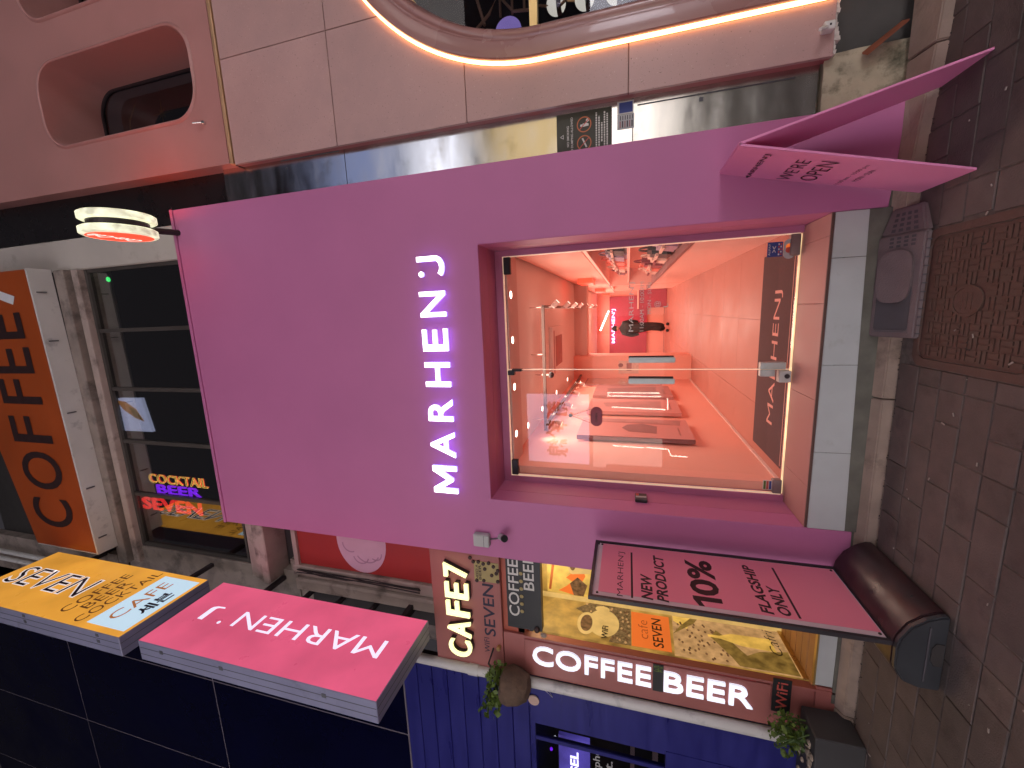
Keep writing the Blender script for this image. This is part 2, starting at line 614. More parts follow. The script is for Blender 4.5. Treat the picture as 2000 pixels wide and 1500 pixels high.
def rrect(x0, x1, z0, z1, r, n=8):
    p = []
    for cx, cz, a in ((x1 - r, z1 - r, 0), (x0 + r, z1 - r, PI / 2), (x0 + r, z0 + r, PI), (x1 - r, z0 + r, 1.5 * PI)):
        p += [(cx + r * math.cos(a + PI / 2 * k / n), cz + r * math.sin(a + PI / 2 * k / n)) for k in range(n + 1)]
    return p


def holed_plate(outer, holes, y0, y1):
    """front face with holes at y0, hole walls back to y1, outer walls too"""
    bm = bmesh.new()
    edges = []
    for loop in [outer] + holes:
        vs = [bm.verts.new((a, y0, b)) for a, b in loop]
        edges += [bm.edges.new((vs[i], vs[(i + 1) % len(vs)])) for i in range(len(vs))]
    bmesh.ops.triangle_fill(bm, use_beauty=True, edges=edges)
    mb = MB()
    bm.verts.index_update()
    mb.add([v.co[:] for v in bm.verts], [[v.index for v in f.verts] for f in bm.faces])
    bm.free()
    for loop in [outer] + holes:
        mb.prism(loop, XZ, y0, y1, False, False)
    return mb


# ------------------------------------------------------------------ lettering helpers
_tc = {}


def glyphs(body, bold=0., res=3, outline=0.):
    key = (body, bold, res, outline)
    if key in _tc:
        return _tc[key]
    c = bpy.data.curves.new('tmp_text', 'FONT')
    c.body = body
    c.size = 1
    c.resolution_u = res
    c.offset = bold
    if outline:
        c.fill_mode = 'NONE'
        c.bevel_depth = outline
        c.bevel_resolution = 0
    else:
        c.fill_mode = 'FRONT'
    o = bpy.data.objects.new('tmp_text', c)
    COL.objects.link(o)
    bpy.context.view_layer.update()
    dg = bpy.context.evaluated_depsgraph_get()
    m = bpy.data.meshes.new_from_object(o.evaluated_get(dg))
    vs = [v.co.copy() for v in m.vertices]
    fs = [tuple(p.vertices) for p in m.polygons]
    bpy.data.objects.remove(o)
    bpy.data.curves.remove(c)
    bpy.data.meshes.remove(m)
    xs = [v.x for v in vs]
    ys = [v.y for v in vs]
    _tc[key] = (vs, fs, min(xs), max(xs), min(ys), max(ys))
    return _tc[key]


def put_glyph(body, O, U, V, w, h, mat, parent, name='lettering', ext=.002, bold=.012, box=None, shear=0., res=3, outline=0.):
    """text scaled to w x h with its lower left corner at O; U reads on, V is up; raised by ext along U x V"""
    vs, fs, x0, x1, y0, y1 = glyphs(body, bold, res, outline)
    if box:
        x0, x1, y0, y1 = box
    O, U, V = Vector(O), Vector(U).normalized(), Vector(V).normalized()
    Nn = U.cross(V)
    if h is None:
        h = w * (y1 - y0) / (x1 - x0)
    if w is None:
        w = h * (x1 - x0) / (y1 - y0)
    P, F = [], []
    zs = [v.z for v in vs]
    for v in vs:
        a = (v.x - x0) / (x1 - x0) * w
        b = (v.y - y0) / (y1 - y0) * h
        a += shear * b
        z = v.z * (h / (y1 - y0)) if outline else 0
        P.append(O + U * a + V * b + Nn * (ext + z))
    F = list(fs)
    if ext > .004 and not outline:
        n = len(P)
        P += [p - Nn * ext for p in P]
        cnt = {}
        for f in fs:
            for i in range(len(f)):
                e = (f[i], f[(i + 1) % len(f)])
                cnt[e] = cnt.get(e, 0) + 1
        for (a, b) in list(cnt):
            if (b, a) not in cnt:
                F.append((b, a, a + n, b + n))
    mb = MB()
    mb.add(P, F)
    off = wl(parent)
    me = bpy.data.meshes.new(name)
    me.from_pydata([(Vector(p) - off)[:] for p in mb.v], [], mb.f)
    me.materials.append(MT[mat])
    o = bpy.data.objects.new(name, me)
    COL.objects.link(o)
    o.parent = parent
    WL[o.name] = off.copy()
    return o


def put_letters(body, O, U, V, w, h, mat, parent, name='letter', ext=.03, bold=.012, res=4, edge=None):
    """every letter its own part"""
    _, _, X0, X1, Y0, Y1 = glyphs(body, bold, res)
    k = w / (X1 - X0)
    if h is None:
        h = w * (Y1 - Y0) / (X1 - X0)
    Uv = Vector(U).normalized()
    for i, ch in enumerate(body):
        if ch == ' ':
            continue
        _, _, a0, a1, b0, b1 = glyphs(ch, bold, res)
        px1 = glyphs(body[:i + 1], bold, res)[3]
        px0 = px1 - (a1 - a0)
        kz = h / (Y1 - Y0)
        o = Vector(O) + Uv * (px0 - X0) * k + Vector(V).normalized() * (b0 - Y0) * kz
        put_glyph(ch, o, U, V, (a1 - a0) * k, (b1 - b0) * kz, mat, parent, name, ext, bold, res=res)


Xd, Yd, Zd = Vector((1, 0, 0)), Vector((0, 1, 0)), Vector((0, 0, 1))


def leaves(c, r, n, size, seed=1, droop=0.):
    rnd = random.Random(seed)
    mb = MB()
    for _ in range(n):
        d = Vector((rnd.gauss(0, 1), rnd.gauss(0, 1), rnd.gauss(0, 1))).normalized()
        k = rnd.random() ** .5
        p = Vector(c) + Vector((d.x * r[0], d.y * r[1], d.z * r[2])) * k
        p.z -= droop * abs(p.y - c[1])
        a = Vector((rnd.uniform(-1, 1), rnd.uniform(-1, 1), rnd.uniform(-.9, .5))).normalized()
        s = a.cross(Vector((rnd.uniform(-1, 1), rnd.uniform(-1, 1), rnd.uniform(-1, 1)))).normalized()
        L = size * rnd.uniform(.6, 1.3)
        mb.add([p, p + a * L * .5 + s * L * .38, p + a * L, p + a * L * .5 - s * L * .38, ],
               [(0, 1, 2), (0, 2, 3)])
    return mb



# ================================================================== SETTING: ground, pavers, kerb
g = MB().box(-30, 30, -12, 3.02, -.2, -.007).build('ground', 'joint')
g['kind'] = 'structure'
pav = struct('pavement', (0, 2, 0))
PW, PD, GAP = .345, .172, .006
rnd = random.Random(3)
row = 0
y = 3.005
MHX0, MHX1, MHY0, MHY1 = -.39, .36, 2.13, 2.90        # manhole surround
paver_cache = {}
while y > 1.35:
    off = (row % 2) * PW / 2 + .03
    k = -11 if y > 1.9 else -8
    x = k * PW + off
    while x < 2.1:
        halves = [(x, x + PW)] if rnd.random() > .22 else [(x, x + PW / 2), (x + PW / 2, x + PW)]
        for a, b in halves:
            cx, cy = (a + b) / 2, y - PD / 2
            if b > MHX0 and a < MHX1 and y > MHY0 and y - PD < MHY1:
                a2, b2 = a, b
                if a < MHX0 < b:
                    b2 = MHX0
                elif a < MHX1 < b:
                    a2 = MHX1
                else:
                    continue
                a, b = a2, b2
                if b - a < .03:
                    continue
            w = round(b - a - GAP, 3)
            key = w
            if key not in paver_cache:
                o = MB().box(-w / 2, w / 2, -PD / 2 + GAP / 2, PD / 2 - GAP / 2, -.06, 0).build('paver', 'paver', bevel=.004)
                paver_cache[key] = o.data
            else:
                o = bpy.data.objects.new('paver', paver_cache[key])
                COL.objects.link(o)
            o.parent = pav
            o.location = ((a + b) / 2, cy - 2, rnd.uniform(-.003, .001))
            o.rotation_euler = (rnd.uniform(-.006, .006), rnd.uniform(-.005, .005), rnd.uniform(-.006, .006))
        x += PW
    y -= PD
    row += 1

# kerb of long pale stones, bending a little towards the street on the right
kb = struct('kerb', (-.5, 3.0, 0))
ks = [(-4.2, 3.03), (-3.02, 3.03), (-1.9, 3.025), (-.63, 3.02), (.74, 3.01), (1.32, 2.925), (2.2, 2.85)]
for i in range(len(ks) - 1):
    (xa, ya), (xb, yb) = ks[i], ks[i + 1]
    xa, xb = xa + .004, xb - .004
    m = MB().hexa([(xa, ya, -.05), (xb, yb, -.05), (xb, 3.118, -.05), (xa, 3.118, -.05),
                   (xa, ya + .020, .048), (xb, yb + .020, .048), (xb, 3.118, .084), (xa, 3.118, .084)])
    m.build('kerb_stone', 'kerb', kb, bevel=.006, seg=2)
# grit and moss in the gutter line
gr = MB()
rnd = random.Random(12)
for _ in range(150):
    x = rnd.uniform(-3.2, 1.4)
    yk = 3.018 if x < .7 else 3.015 - (x - .7) * .13
    p = (x, yk - abs(rnd.gauss(0, .012)), .004)
    s = rnd.uniform(.001, .003)
    gr.box(p[0] - s, p[0] + s, p[1] - s, p[1] + s, 0, s * 1.3)
o = gr.build('gutter_grit', 'near_black')
o['kind'] = 'stuff'

# cigarette ends and crumbs of litter scattered over the pavement
lt = MB()
for _ in range(55):
    x, yy = rnd.uniform(-3.4, 1.2), rnd.uniform(1.7, 2.9)
    s = rnd.uniform(.0015, .004)
    a = rnd.uniform(0, PI)
    c, sn = math.cos(a), math.sin(a)
    L, W = s * rnd.uniform(1, 3.5), s
    lt.prism([(x + u * c - v * sn, yy + u * sn + v * c) for u, v in ((-L, -W), (L, -W), (L, W), (-L, W))],
             lambda p, q, d: (p, q, d), .001, .004)
o = lt.build('litter_specks', 'litter_pale')
o['kind'] = 'stuff'

# ================================================================== manhole
mh = thing('manhole_cover', 'rusty brown manhole cover with basket weave tread set in the pavement', 'manhole cover', (0, 2.52, 0))
bmf = holed_plate(rrect(MHX0 + .005, MHX1 - .005, MHY0, MHY1, .07), [rrect(MHX0 + .045, MHX1 - .045, MHY0 + .04, MHY1 - .04, .06)], 0, 1)
bmf.v = [(x, z, -.02 if yv > .5 else .004) for x, yv, z in bmf.v]
bmf.build('frame', 'manhole_frame', mh)
m = MB().prism(rrect(MHX0 + .05, MHX1 - .05, MHY0 + .045, MHY1 - .045, .055), lambda a, b, d: (a, b, d), -.02, -.003)
m.build('plate', 'manhole_iron', mh)
tr = MB()
cell = .062
nx, ny = 10, 10
for i in range(nx):
    for j in range(ny):
        cx, cy = -.015 + (i - (nx - 1) / 2) * cell, 2.515 + (j - (ny - 1) / 2) * cell
        if ((cx + .03) / .085) ** 2 + ((cy - 2.555) / .105) ** 2 < 1.0:
            continue
        if abs(cy - 2.515) < .03 and (abs(cx + .26) < .05 or abs(cx - .24) < .05):
            continue
        for s in (-1, 1):
            if (i + j) % 2:
                tr.box(cx - cell * .47, cx + cell * .47, cy + s * cell * .24 - .0095, cy + s * cell * .24 + .0095, -.003, .002)
            else:
                tr.box(cx + s * cell * .24 - .0095, cx + s * cell * .24 + .0095, cy - cell * .47, cy + cell * .47, -.003, .002)
o = tr.build('tread_pattern', 'manhole_raised', mh, kind='stuff')
MB().prism(circ(-.03, 2.555, .068, .088, 28), lambda a, b, d: (a, b, d), -.003, .003).build('emblem', 'manhole_iron', mh)
bmf = holed_plate(circ(-.03, 2.555, .078, .098, 28), [circ(-.03, 2.555, .066, .086, 28)], 0, 1)
bmf.v = [(x, z, -.003 if yv > .5 else .006) for x, yv, z in bmf.v]
bmf.build('emblem_ring', 'manhole_raised', mh)
for k in (-1, 0, 1):
    MB().box(-.07, .01, 2.553 + k * .03, 2.561 + k * .03, .002, .005).build('emblem_bar', 'manhole_raised', mh)
for cx in (-.26, .24):
    MB().prism(rrect(cx - .035, cx + .035, 2.500, 2.528, .012, 4), lambda a, b, d: (a, b, d), -.003, -.001).build('key_slot', 'near_black', mh)

# ================================================================== pink shopfront
PL, PR, PT = -2.138, 1.114, 5.872
OL, OR, OT, FZ = -1.584, .539, 2.732, .384
sf = thing('pink_shopfront', 'tall magenta pink painted shop facade round a recessed glass doorway', 'shopfront', (-.5, 3.1, .0))
out = [(PL, .085), (OL, .10), (OL, OT), (OR, OT), (OR, .10), (PR, .06), (PR, PT), (PL, PT)]
MB().prism(out, XZ, 3.1, 3.30).build('wall_panel', 'pink_paint', sf, bevel=.004)
MB().box(PL, PR, 3.088, 3.0995, PT - .035, PT).build('top_trim', 'pink_paint', sf)
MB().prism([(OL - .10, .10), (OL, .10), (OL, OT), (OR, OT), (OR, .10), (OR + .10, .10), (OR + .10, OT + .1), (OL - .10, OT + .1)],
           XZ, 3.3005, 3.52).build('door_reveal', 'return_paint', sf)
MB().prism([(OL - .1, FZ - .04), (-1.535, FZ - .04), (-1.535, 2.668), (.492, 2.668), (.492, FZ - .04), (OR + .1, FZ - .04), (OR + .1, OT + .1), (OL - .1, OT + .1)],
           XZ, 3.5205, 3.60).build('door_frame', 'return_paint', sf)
# bright edges of the glass, their light put in as glowing strips
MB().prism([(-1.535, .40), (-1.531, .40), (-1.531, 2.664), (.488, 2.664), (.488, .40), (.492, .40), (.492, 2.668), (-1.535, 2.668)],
           XZ, 3.535, 3.575).build('edge_glow_line', 'edge_glow', sf)
B(-1.528, .486, 3.545, 3.565, .3865, .395).build('floor_glow', 'glow_yellow', sf)  # light leaking under the doors, put in as a glowing strip
# threshold: white riser slabs, dark nosing, pink lit marble step, grey plinth
st = thing('shop_step', 'pale stone doorstep with a white riser under the pink shop door', 'doorstep', (-.5, 3.1, .05))
xs = [OL + .002, -1.05, -.60, .14, OR - .002]
xs = [OL + .002, -1.02, -.42, .26, OR - .002]
for a, b in zip(xs[:-1], xs[1:]):
    m = MB().hexa([(a + .0015, 3.099, .145 + (a + 1.5) * .024), (b - .0015, 3.099, .145 + (b + 1.5) * .024), (b - .0015, 3.16, .15), (a + .0015, 3.16, .15),
                   (a + .0015, 3.099, .366), (b - .0015, 3.099, .366), (b - .0015, 3.16, .366), (a + .0015, 3.16, .366)])
    m.build('riser_slab', 'white_riser', st, bevel=.002)
B(OL + .002, OR - .002, 3.108, 3.18, .3662, .3815).build('nosing', 'nosing', st)
xs = [OL + .002, -1.28, -.66, -.02, .40, OR - .002]
for a, b in zip(xs[:-1], xs[1:]):
    B(a + .001, b - .001, 3.115, 3.62, .355, .3845).build('step_slab', 'marble_step', st, bevel=.0015)
o = B(OL + .002, OR - .002, 3.101, 3.30, .04, .30)
o.build('plinth', 'plinth', st)
# foot of the wall left and right, between panel and kerb
B(-3.0, OL, 3.12, 3.3, -.02, .10).build('wall_base', 'plinth', sf)
B(OR, 1.12, 3.12, 3.3, -.02, .10).build('wall_base', 'plinth', sf)

# ------------------------------------------------ lit wall letters
ws = thing('lit_wall_sign', 'glowing white capital letters on the pink wall above the shop door', 'sign', (-.53, 3.1, 3.0))
L = [('A', -1.205, -.978), ('R', -.882, -.69), ('H', -.583, -.376), ('E', -.283, -.1), ('N', -.003, .2)]
for ch, a, b in L:
    lo = put_glyph(ch, (a, 3.062, 3.012), Xd, Zd, b - a, .228, 'sign_side', ws, 'letter', ext=.022, bold=.014, res=5)
    WL[lo.name] = wl(ws).copy()
    put_glyph(ch, (a, 3.0398, 3.012), Xd, Zd, b - a, .228, 'sign_white', lo, 'lit_face', ext=.0005, bold=.014, res=5)
mo = [(0, 0), (0, .228), (.047, .228), (.124, .098), (.201, .228), (.248, .228), (.248, 0), (.205, 0), (.205, .148), (.136, .036), (.112, .036), (.043, .148), (.043, 0)]
mo = [(-1.533 + a, 3.012 + b) for a, b in mo]
ml = MB().prism(mo, XZ, 3.04, 3.062).build('letter', 'sign_side', ws)
MB().prism(mo, XZ, 3.0385, 3.0395).build('lit_face', 'sign_white', ml)
# J built as a stroke with a hook; its dot stands apart
jp = [(.455, 3.240)] + [(.455, z) for z in (3.2, 3.15, 3.1)] + [(.385 + .07 * math.cos(t), 3.075 - .045 * math.sin(t) * 1.15) for t in [PI * k / 10 for k in range(0, 9)]]
m = MB()
hw = .0195
pts = [Vector((a, 0, b)) for a, b in jp]
lf, rt = [], []
for i, p in enumerate(pts):
    d = (pts[min(i + 1, len(pts) - 1)] - pts[max(i - 1, 0)]).normalized()
    nrm = Vector((-d.z, 0, d.x))
    lf.append((p + nrm * hw))
    rt.append((p - nrm * hw))
o2 = [(p.x, p.z) for p in lf] + [(p.x, p.z) for p in reversed(rt)]
jl = m.prism(o2, XZ, 3.04, 3.062).build('letter', 'sign_side', ws)
MB().prism(o2, XZ, 3.0385, 3.0395).build('lit_face', 'sign_white', jl)
jd = MB().prism(circ(.338, 3.207, .0215, n=20), XZ, 3.04, 3.062).build('dot', 'sign_side', ws)
MB().prism(circ(.338, 3.207, .0215, n=20), XZ, 3.0385, 3.0395).build('lit_face', 'sign_white', jd)
# ------------------------------------------------ glass doors
def door(x0, x1, side, label):
    d = thing('glass_door', label, 'door', ((x0 + x1) / 2, 3.55, FZ), 'pair of frameless glass doors')
    B(x0, x1, 3.549, 3.561, .402, 2.66).build('pane', 'door_glass', d)
    inner = x1 if side < 0 else x0
    B(inner - .0015, inner + .0015, 3.548, 3.562, .402, 2.66).build('pane_edge', 'edge_glow', d)
    outer = x0 if side < 0 else x1
    s = 1 if side < 0 else -1
    a, b = sorted((outer + s * .002, outer + s * .15))
    B(a, b, 3.535, 3.575, 2.60, 2.662).build('top_hinge', 'black_plastic', d, bevel=.004)
    a, b = sorted((outer + s * .002, outer + s * (.12 if side < 0 else .155)))
    B(a, b, 3.53, 3.58, .395, .46).build('bottom_hinge', 'brushed_dark', d, bevel=.006)
    hx = -.425 if side > 0 else -.602
    B(hx - .0225, hx + .0225, 3.485, 3.50, 1.228, 1.592).build('handle', 'brushed_bar', d, bevel=.006, seg=2)
    for z in (1.27, 1.55):
        B(hx - .008, hx + .008, 3.50, 3.549, z - .008, z + .008).build('handle_stud', 'brushed_dark', d)
    B(hx - .0225, hx + .0225, 3.61, 3.622, 1.228, 1.592).build('inner_handle', 'dark_metal', d, bevel=.005)
    return d

dl = door(-1.531, -.5125, -1, 'left glass door leaf with the small round hanging tag')
dr = door(-.5095, .489, 1, 'right glass door leaf with white opening hours printed on it')
# centre patch lock and floor lock
B(-.509, -.455, 3.53, 3.58, .43, .605).build('patch_lock', 'brushed_bar', dr, bevel=.004)
B(-.566, -.513, 3.53, 3.58, .50, .603).build('patch_lock', 'brushed_bar', dl, bevel=.004)
o = B(-.61, -.52, 3.515, 3.585, .395, .475).build('lock_case', 'grey_box', dl, bevel=.004)
MB().lathe([(.018, 0), (.018, .006), (.012, .008)], (-.56, 3.507, .425), 'y', 20).build('lock_cylinder', 'dark_metal', dl)
B(-.56, -.52, 3.53, 3.58, 2.60, 2.66).build('top_latch', 'black_plastic', dl)
B(-.525, -.505, 3.53, 3.58, 2.53, 2.62).build('top_latch', 'black_plastic', dl)
# printed opening hours (flat print on the pane)
dx = 3.5485
put_glyph("MARHEN'J", (-.19, dx, 1.545), Xd, Zd, .40, .05, 'print_white', dr, ext=.0006, bold=-.004)
put_glyph('11:00AM - 10:00PM', (-.19, dx, 1.475), Xd, Zd, .40, .032, 'print_white', dr, ext=.0006, bold=-.004)
put_glyph('MON - SUN', (-.05, dx, 1.42), Xd, Zd, .25, .028, 'print_white', dr, ext=.0006, bold=-.004)
put_glyph('@', (.0, dx, 1.345), Xd, Zd, .05, .05, 'print_white', dr, ext=.0006, bold=-.004)
put_glyph('L', (.0, dx, 1.29), Xd, Zd, .03, .035, 'print_white', dr, ext=.0006, bold=-.004)
# payment stickers
s1 = thing('payment_sticker', 'blue payment sticker low on the right glass door', 'sticker', (.385, 3.548, .61))
B(.335, .44, 3.546, 3.5475, .505, .605).build('sheet', 'sticker_blue', s1)
put_glyph('ALIPAY', (.345, 3.546, .585), Xd, Zd, .085, .013, 'print_white', s1, ext=.0006)
put_glyph('><', (.365, 3.546, .548), Xd, Zd, .045, .026, 'print_white', s1, ext=.0006)
for i in range(5):
    for j in range(2):
        B(.345 + i * .018, .357 + i * .018, 3.5445, 3.5458, .512 + j * .014, .521 + j * .014).build('logo_chip', 'print_white' if (i + j) % 2 else 'print_red', s1)
s2 = thing('card_sticker', 'grey oval card sticker with red and orange circles on the right glass door', 'sticker', (.38, 3.548, .455))
MB().prism(rrect(.315, .455, .425, .500, .036, 8), XZ, 3.546, 3.5475).build('sheet', 'sticker_grey', s2)
MB().prism(circ(.402, .466, .021, n=20), XZ, 3.5447, 3.5455).build('orange_circle', 'poster_orange', s2)
MB().prism(circ(.378, .466, .021, n=20), XZ, 3.5435, 3.5443).build('red_circle', 'print_red', s2)
s3 = thing('colour_sticker', 'tiny green red and blue sticker at the foot of the left glass door', 'sticker', (-1.5, 3.548, .46))
B(-1.505, -1.425, 3.546, 3.5475, .462, .527).build('sheet', 'print_white', s3)
for k, mt in enumerate(('sticker_blue', 'print_red', 'leaf')):
    B(-1.50, -1.43, 3.5445, 3.5458, .466 + k * .02, .482 + k * .02).build('stripe', mt, s3)
# hanging open tag
tg = thing('hanging_tag', 'dark plum oval open tag hanging by a string inside the left glass door', 'tag', (-.93, 3.53, 1.8))
MB().prism(rrect(-1.015, -.84, 1.81, 1.912, .05, 8), XZ, 3.528, 3.534).build('plate', 'bag_wine', tg)
put_glyph('OPEN', (-.975, 3.528, 1.852), Xd, Zd, .08, .018, 'black_print', tg, ext=.001)
MB().tube([(-.99, 3.53, 1.905), (-.925, 3.53, 2.08)], .0018, 5).build('string', 'dark_metal', tg)
MB().tube([(-.86, 3.53, 1.905), (-.925, 3.53, 2.08)], .0018, 5).build('string', 'dark_metal', tg)
MB().ball((-.925, 3.53, 2.09), .018, .012, .018).build('suction_cup', 'sticker_grey', tg, smooth=True)
# door bell on the left return
db = thing('door_sensor', 'small black and white door sensor on the left side of the recess', 'sensor', (-1.57, 3.34, 1.5))
B(-1.5835, -1.555, 3.275, 3.40, 1.435, 1.53).build('case', 'black_plastic', db, bevel=.005)
B(-1.5545, -1.551, 3.31, 3.335, 1.44, 1.525).build('light_bar', 'sticker_grey', db)
B(-1.5545, -1.551, 3.345, 3.38, 1.50, 1.525).build('led', 'print_red', db)

# ------------------------------------------------ inside the shop
RX0, RX1, CZ = -1.46, .545, 2.72
fl = struct('shop_floor', (-.5, 6, FZ))
B(-2.2, 1.2, 3.621, 16.2, .25, .362).build('floor_bed', 'salmon_joint', fl)
ycur = 3.625
col_x = [-1.46, -.98, -.16, .66]
while ycur < 15.6:
    for a, b in zip(col_x[:-1], col_x[1:]):
        B(a + .0015, min(b, 1.0) - .0015, ycur + .0015, ycur + .82 - .0015, .36, .372).build('floor_tile', 'salmon_floor', fl)
    ycur += .82
wall_l = struct('shop_wall', (-1.5, 6, FZ))
B(-1.62, RX0, 3.6005, 8.72, .36, 2.95).build('left_wall', 'salmon_wall', wall_l)
B(RX0, RX0 + .012, 3.61, 8.70, .372, .40).build('skirting', 'soffit_salmon', wall_l)
B(-1.62, -.97, 8.721, 9.3, .36, 2.95).build('partition', 'salmon_wall', wall_l)
B(-1.72, -1.62, 9.301, 16.1, .36, 2.95).build('left_wall', 'salmon_wall', wall_l)
B(.93, 1.05, 3.6005, 16.1, .36, 2.95).build('right_wall', 'salmon_wall', wall_l)
B(-1.72, .93, 15.61, 15.75, .36, 2.95).build('back_wall', 'salmon_wall', wall_l)
B(OR + .1, .93, 3.5995, 3.75, .36, 2.95).build('front_return', 'salmon_wall', wall_l)
ce = struct('shop_ceiling', (-.5, 6, CZ))
B(-1.72, 1.05, 3.95, 16.1, CZ + .0, CZ + .1).build('ceiling_board', 'salmon_ceiling', ce)
B(-1.46, .93, 3.605, 3.949, 2.655, CZ + .1).build('bulkhead', 'soffit_salmon', ce)
B(-1.6, .9, 8.9, 9.3, 2.45, CZ).build('beam', 'soffit_salmon', ce)
# red end wall with its neon name
rw = thing('end_wall_panel', 'dark red wall panel at the far end of the shop behind the glowing name', 'wall panel', (-.55, 15.55, FZ))
B(-1.64, .44, 15.53, 15.6, .95, 2.255).build('board', 'dark_red_wall', rw)
ns = thing('far_neon_sign', 'small glowing lilac name sign on the dark red wall deep in the shop', 'sign', (-.6, 15.45, 2.1))
put_letters("MARHEN'J", (-1.24, 15.50, 2.03), Xd, Zd, 1.24, .15, 'far_neon', ns, ext=.03, bold=.004)
# counter below it
ct = thing('far_counter', 'low red counter at the far end of the shop', 'counter', (-.1, 15.2, FZ))
B(.0, .6, 14.6, 15.4, .372, 1.25).build('body', 'dark_red_wall', ct)
B(-.03, .63, 14.57, 15.43, 1.2505, 1.29).build('top', 'shelf_white', ct)
# shelving on the right
cb = thing('display_shelving', 'built in pink display shelving along the right wall of the shop', 'shelving', (.7, 7, FZ))
B(.55, .929, 3.76, 10.2, .373, 1.05).build('base_cabinet', 'shelf_white', cb)
B(.535, .929, 3.76, 10.2, 1.051, 1.085).build('counter_edge', 'canvas_dark', cb)
B(.60, .929, 3.76, 10.2, 1.595, 1.618).build('shelf_board', 'shelf_white', cb)
B(.545, .929, 3.76, 14.5, 2.03, 2.66).build('fascia', 'salmon_wall', cb)
B(.545, .929, 10.2005, 10.32, .373, 2.03).build('upright', 'shelf_white', cb)
B(.545, .929, 12.9, 13.02, .373, 2.03).build('upright', 'shelf_white', cb)
B(.55, .929, 10.33, 12.89, .373, 1.05).build('base_cabinet', 'shelf_white', cb)
B(.535, .929, 10.33, 12.89, 1.051, 1.085).build('counter_edge', 'canvas_dark', cb)
B(.60, .929, 10.33, 12.89, 1.595, 1.618).build('shelf_board', 'shelf_white', cb)
B(.56, .60, 3.8, 10.1, 2.021, 2.029).build('strip_light', 'shelf_glow', cb)
B(.62, .66, 3.8, 10.1, 1.587, 1.594).build('strip_light', 'shelf_glow', cb)
B(.56, .60, 10.4, 12.8, 2.021, 2.029).build('strip_light', 'shelf_glow', cb)


def bag(loc, w, h, d, mat, label, lean=0., group='handbags on the shop shelving'):
    t = thing('handbag', label, 'handbag', loc, group)
    x, y, z = loc
    m = MB()
    m.hexa([(x - d / 2, y - w / 2, z), (x + d / 2, y - w / 2, z), (x + d / 2, y + w / 2, z), (x - d / 2, y + w / 2, z),
            (x - d / 3 + lean, y - w / 2.5, z + h), (x + d / 3 + lean, y - w / 2.5, z + h), (x + d / 3 + lean, y + w / 2.5, z + h), (x - d / 3 + lean, y + w / 2.5, z + h)])
    m.build('body', mat, t, bevel=min(w, d, h) * .18, seg=2)
    arc = [(x + lean, y + w * .3 * math.cos(a), z + h * .96 + h * .38 * math.sin(a)) for a in [PI * k / 9 for k in range(10)]]
    MB().tube(arc, .011, 6).build('handle', mat, t)
    B(x - d / 2 - .004, x - d / 2 + .03, y - w / 2.3, y + w / 2.3, z + h * .62, z + h * .72).build('flap_band', 'bag_cream' if mat != 'bag_cream' else 'bag_wine', t)
    return t


rnd = random.Random(5)
upper = [('bag_black', 'black handbag nearest the door on the upper shelf'), ('bag_lilac', 'lilac grey handbag second along the upper shelf'),
         ('bag_coral', 'coral handbag in the middle of the upper shelf'), ('bag_coral', 'coral handbag fourth along the upper shelf'),
         ('bag_cream', 'cream handbag fifth along the upper shelf'), ('bag_wine', 'wine red handbag sixth along the upper shelf')]
for i, (mt, lb) in enumerate(upper):
    bag((.72, 5.05 + i * .60, 1.6185), rnd.uniform(.46, .56), rnd.uniform(.20, .27), .2, mt, lb)
lower = [('bag_lilac', 'lilac handbag nearest the door on the lower counter'), ('bag_black', 'black handbag second along the lower counter'),
         ('bag_cream', 'cream handbag third along the lower counter'), ('bag_wine', 'wine red handbag fourth along the lower counter'),
         ('bag_coral', 'coral handbag fifth along the lower counter'), ('bag_cream', 'cream handbag sixth along the lower counter')]
for i, (mt, lb) in enumerate(lower):
    bag((.70, 4.75 + i * .64, 1.0855), rnd.uniform(.46, .58), rnd.uniform(.24, .33), .22, mt, lb)
bag((.72, 11.2, 1.0855), .35, .22, .16, 'bag_black', 'single black handbag beyond the first shelf upright')
# red boxes seen high behind the fascia
for i, yy in enumerate((7.2, 11.0, 14.2)):
    o = B(.46, .543, yy, yy + .75, 2.20, 2.44).build('red_light_box', 'disc_red')
    tag(o, ('glowing coral picture panel nearest the door above the shelving', 'glowing coral picture panel halfway along above the shelving', 'glowing coral picture panel farthest along above the shelving')[i], 'panel', 'coral panels above the shelving')

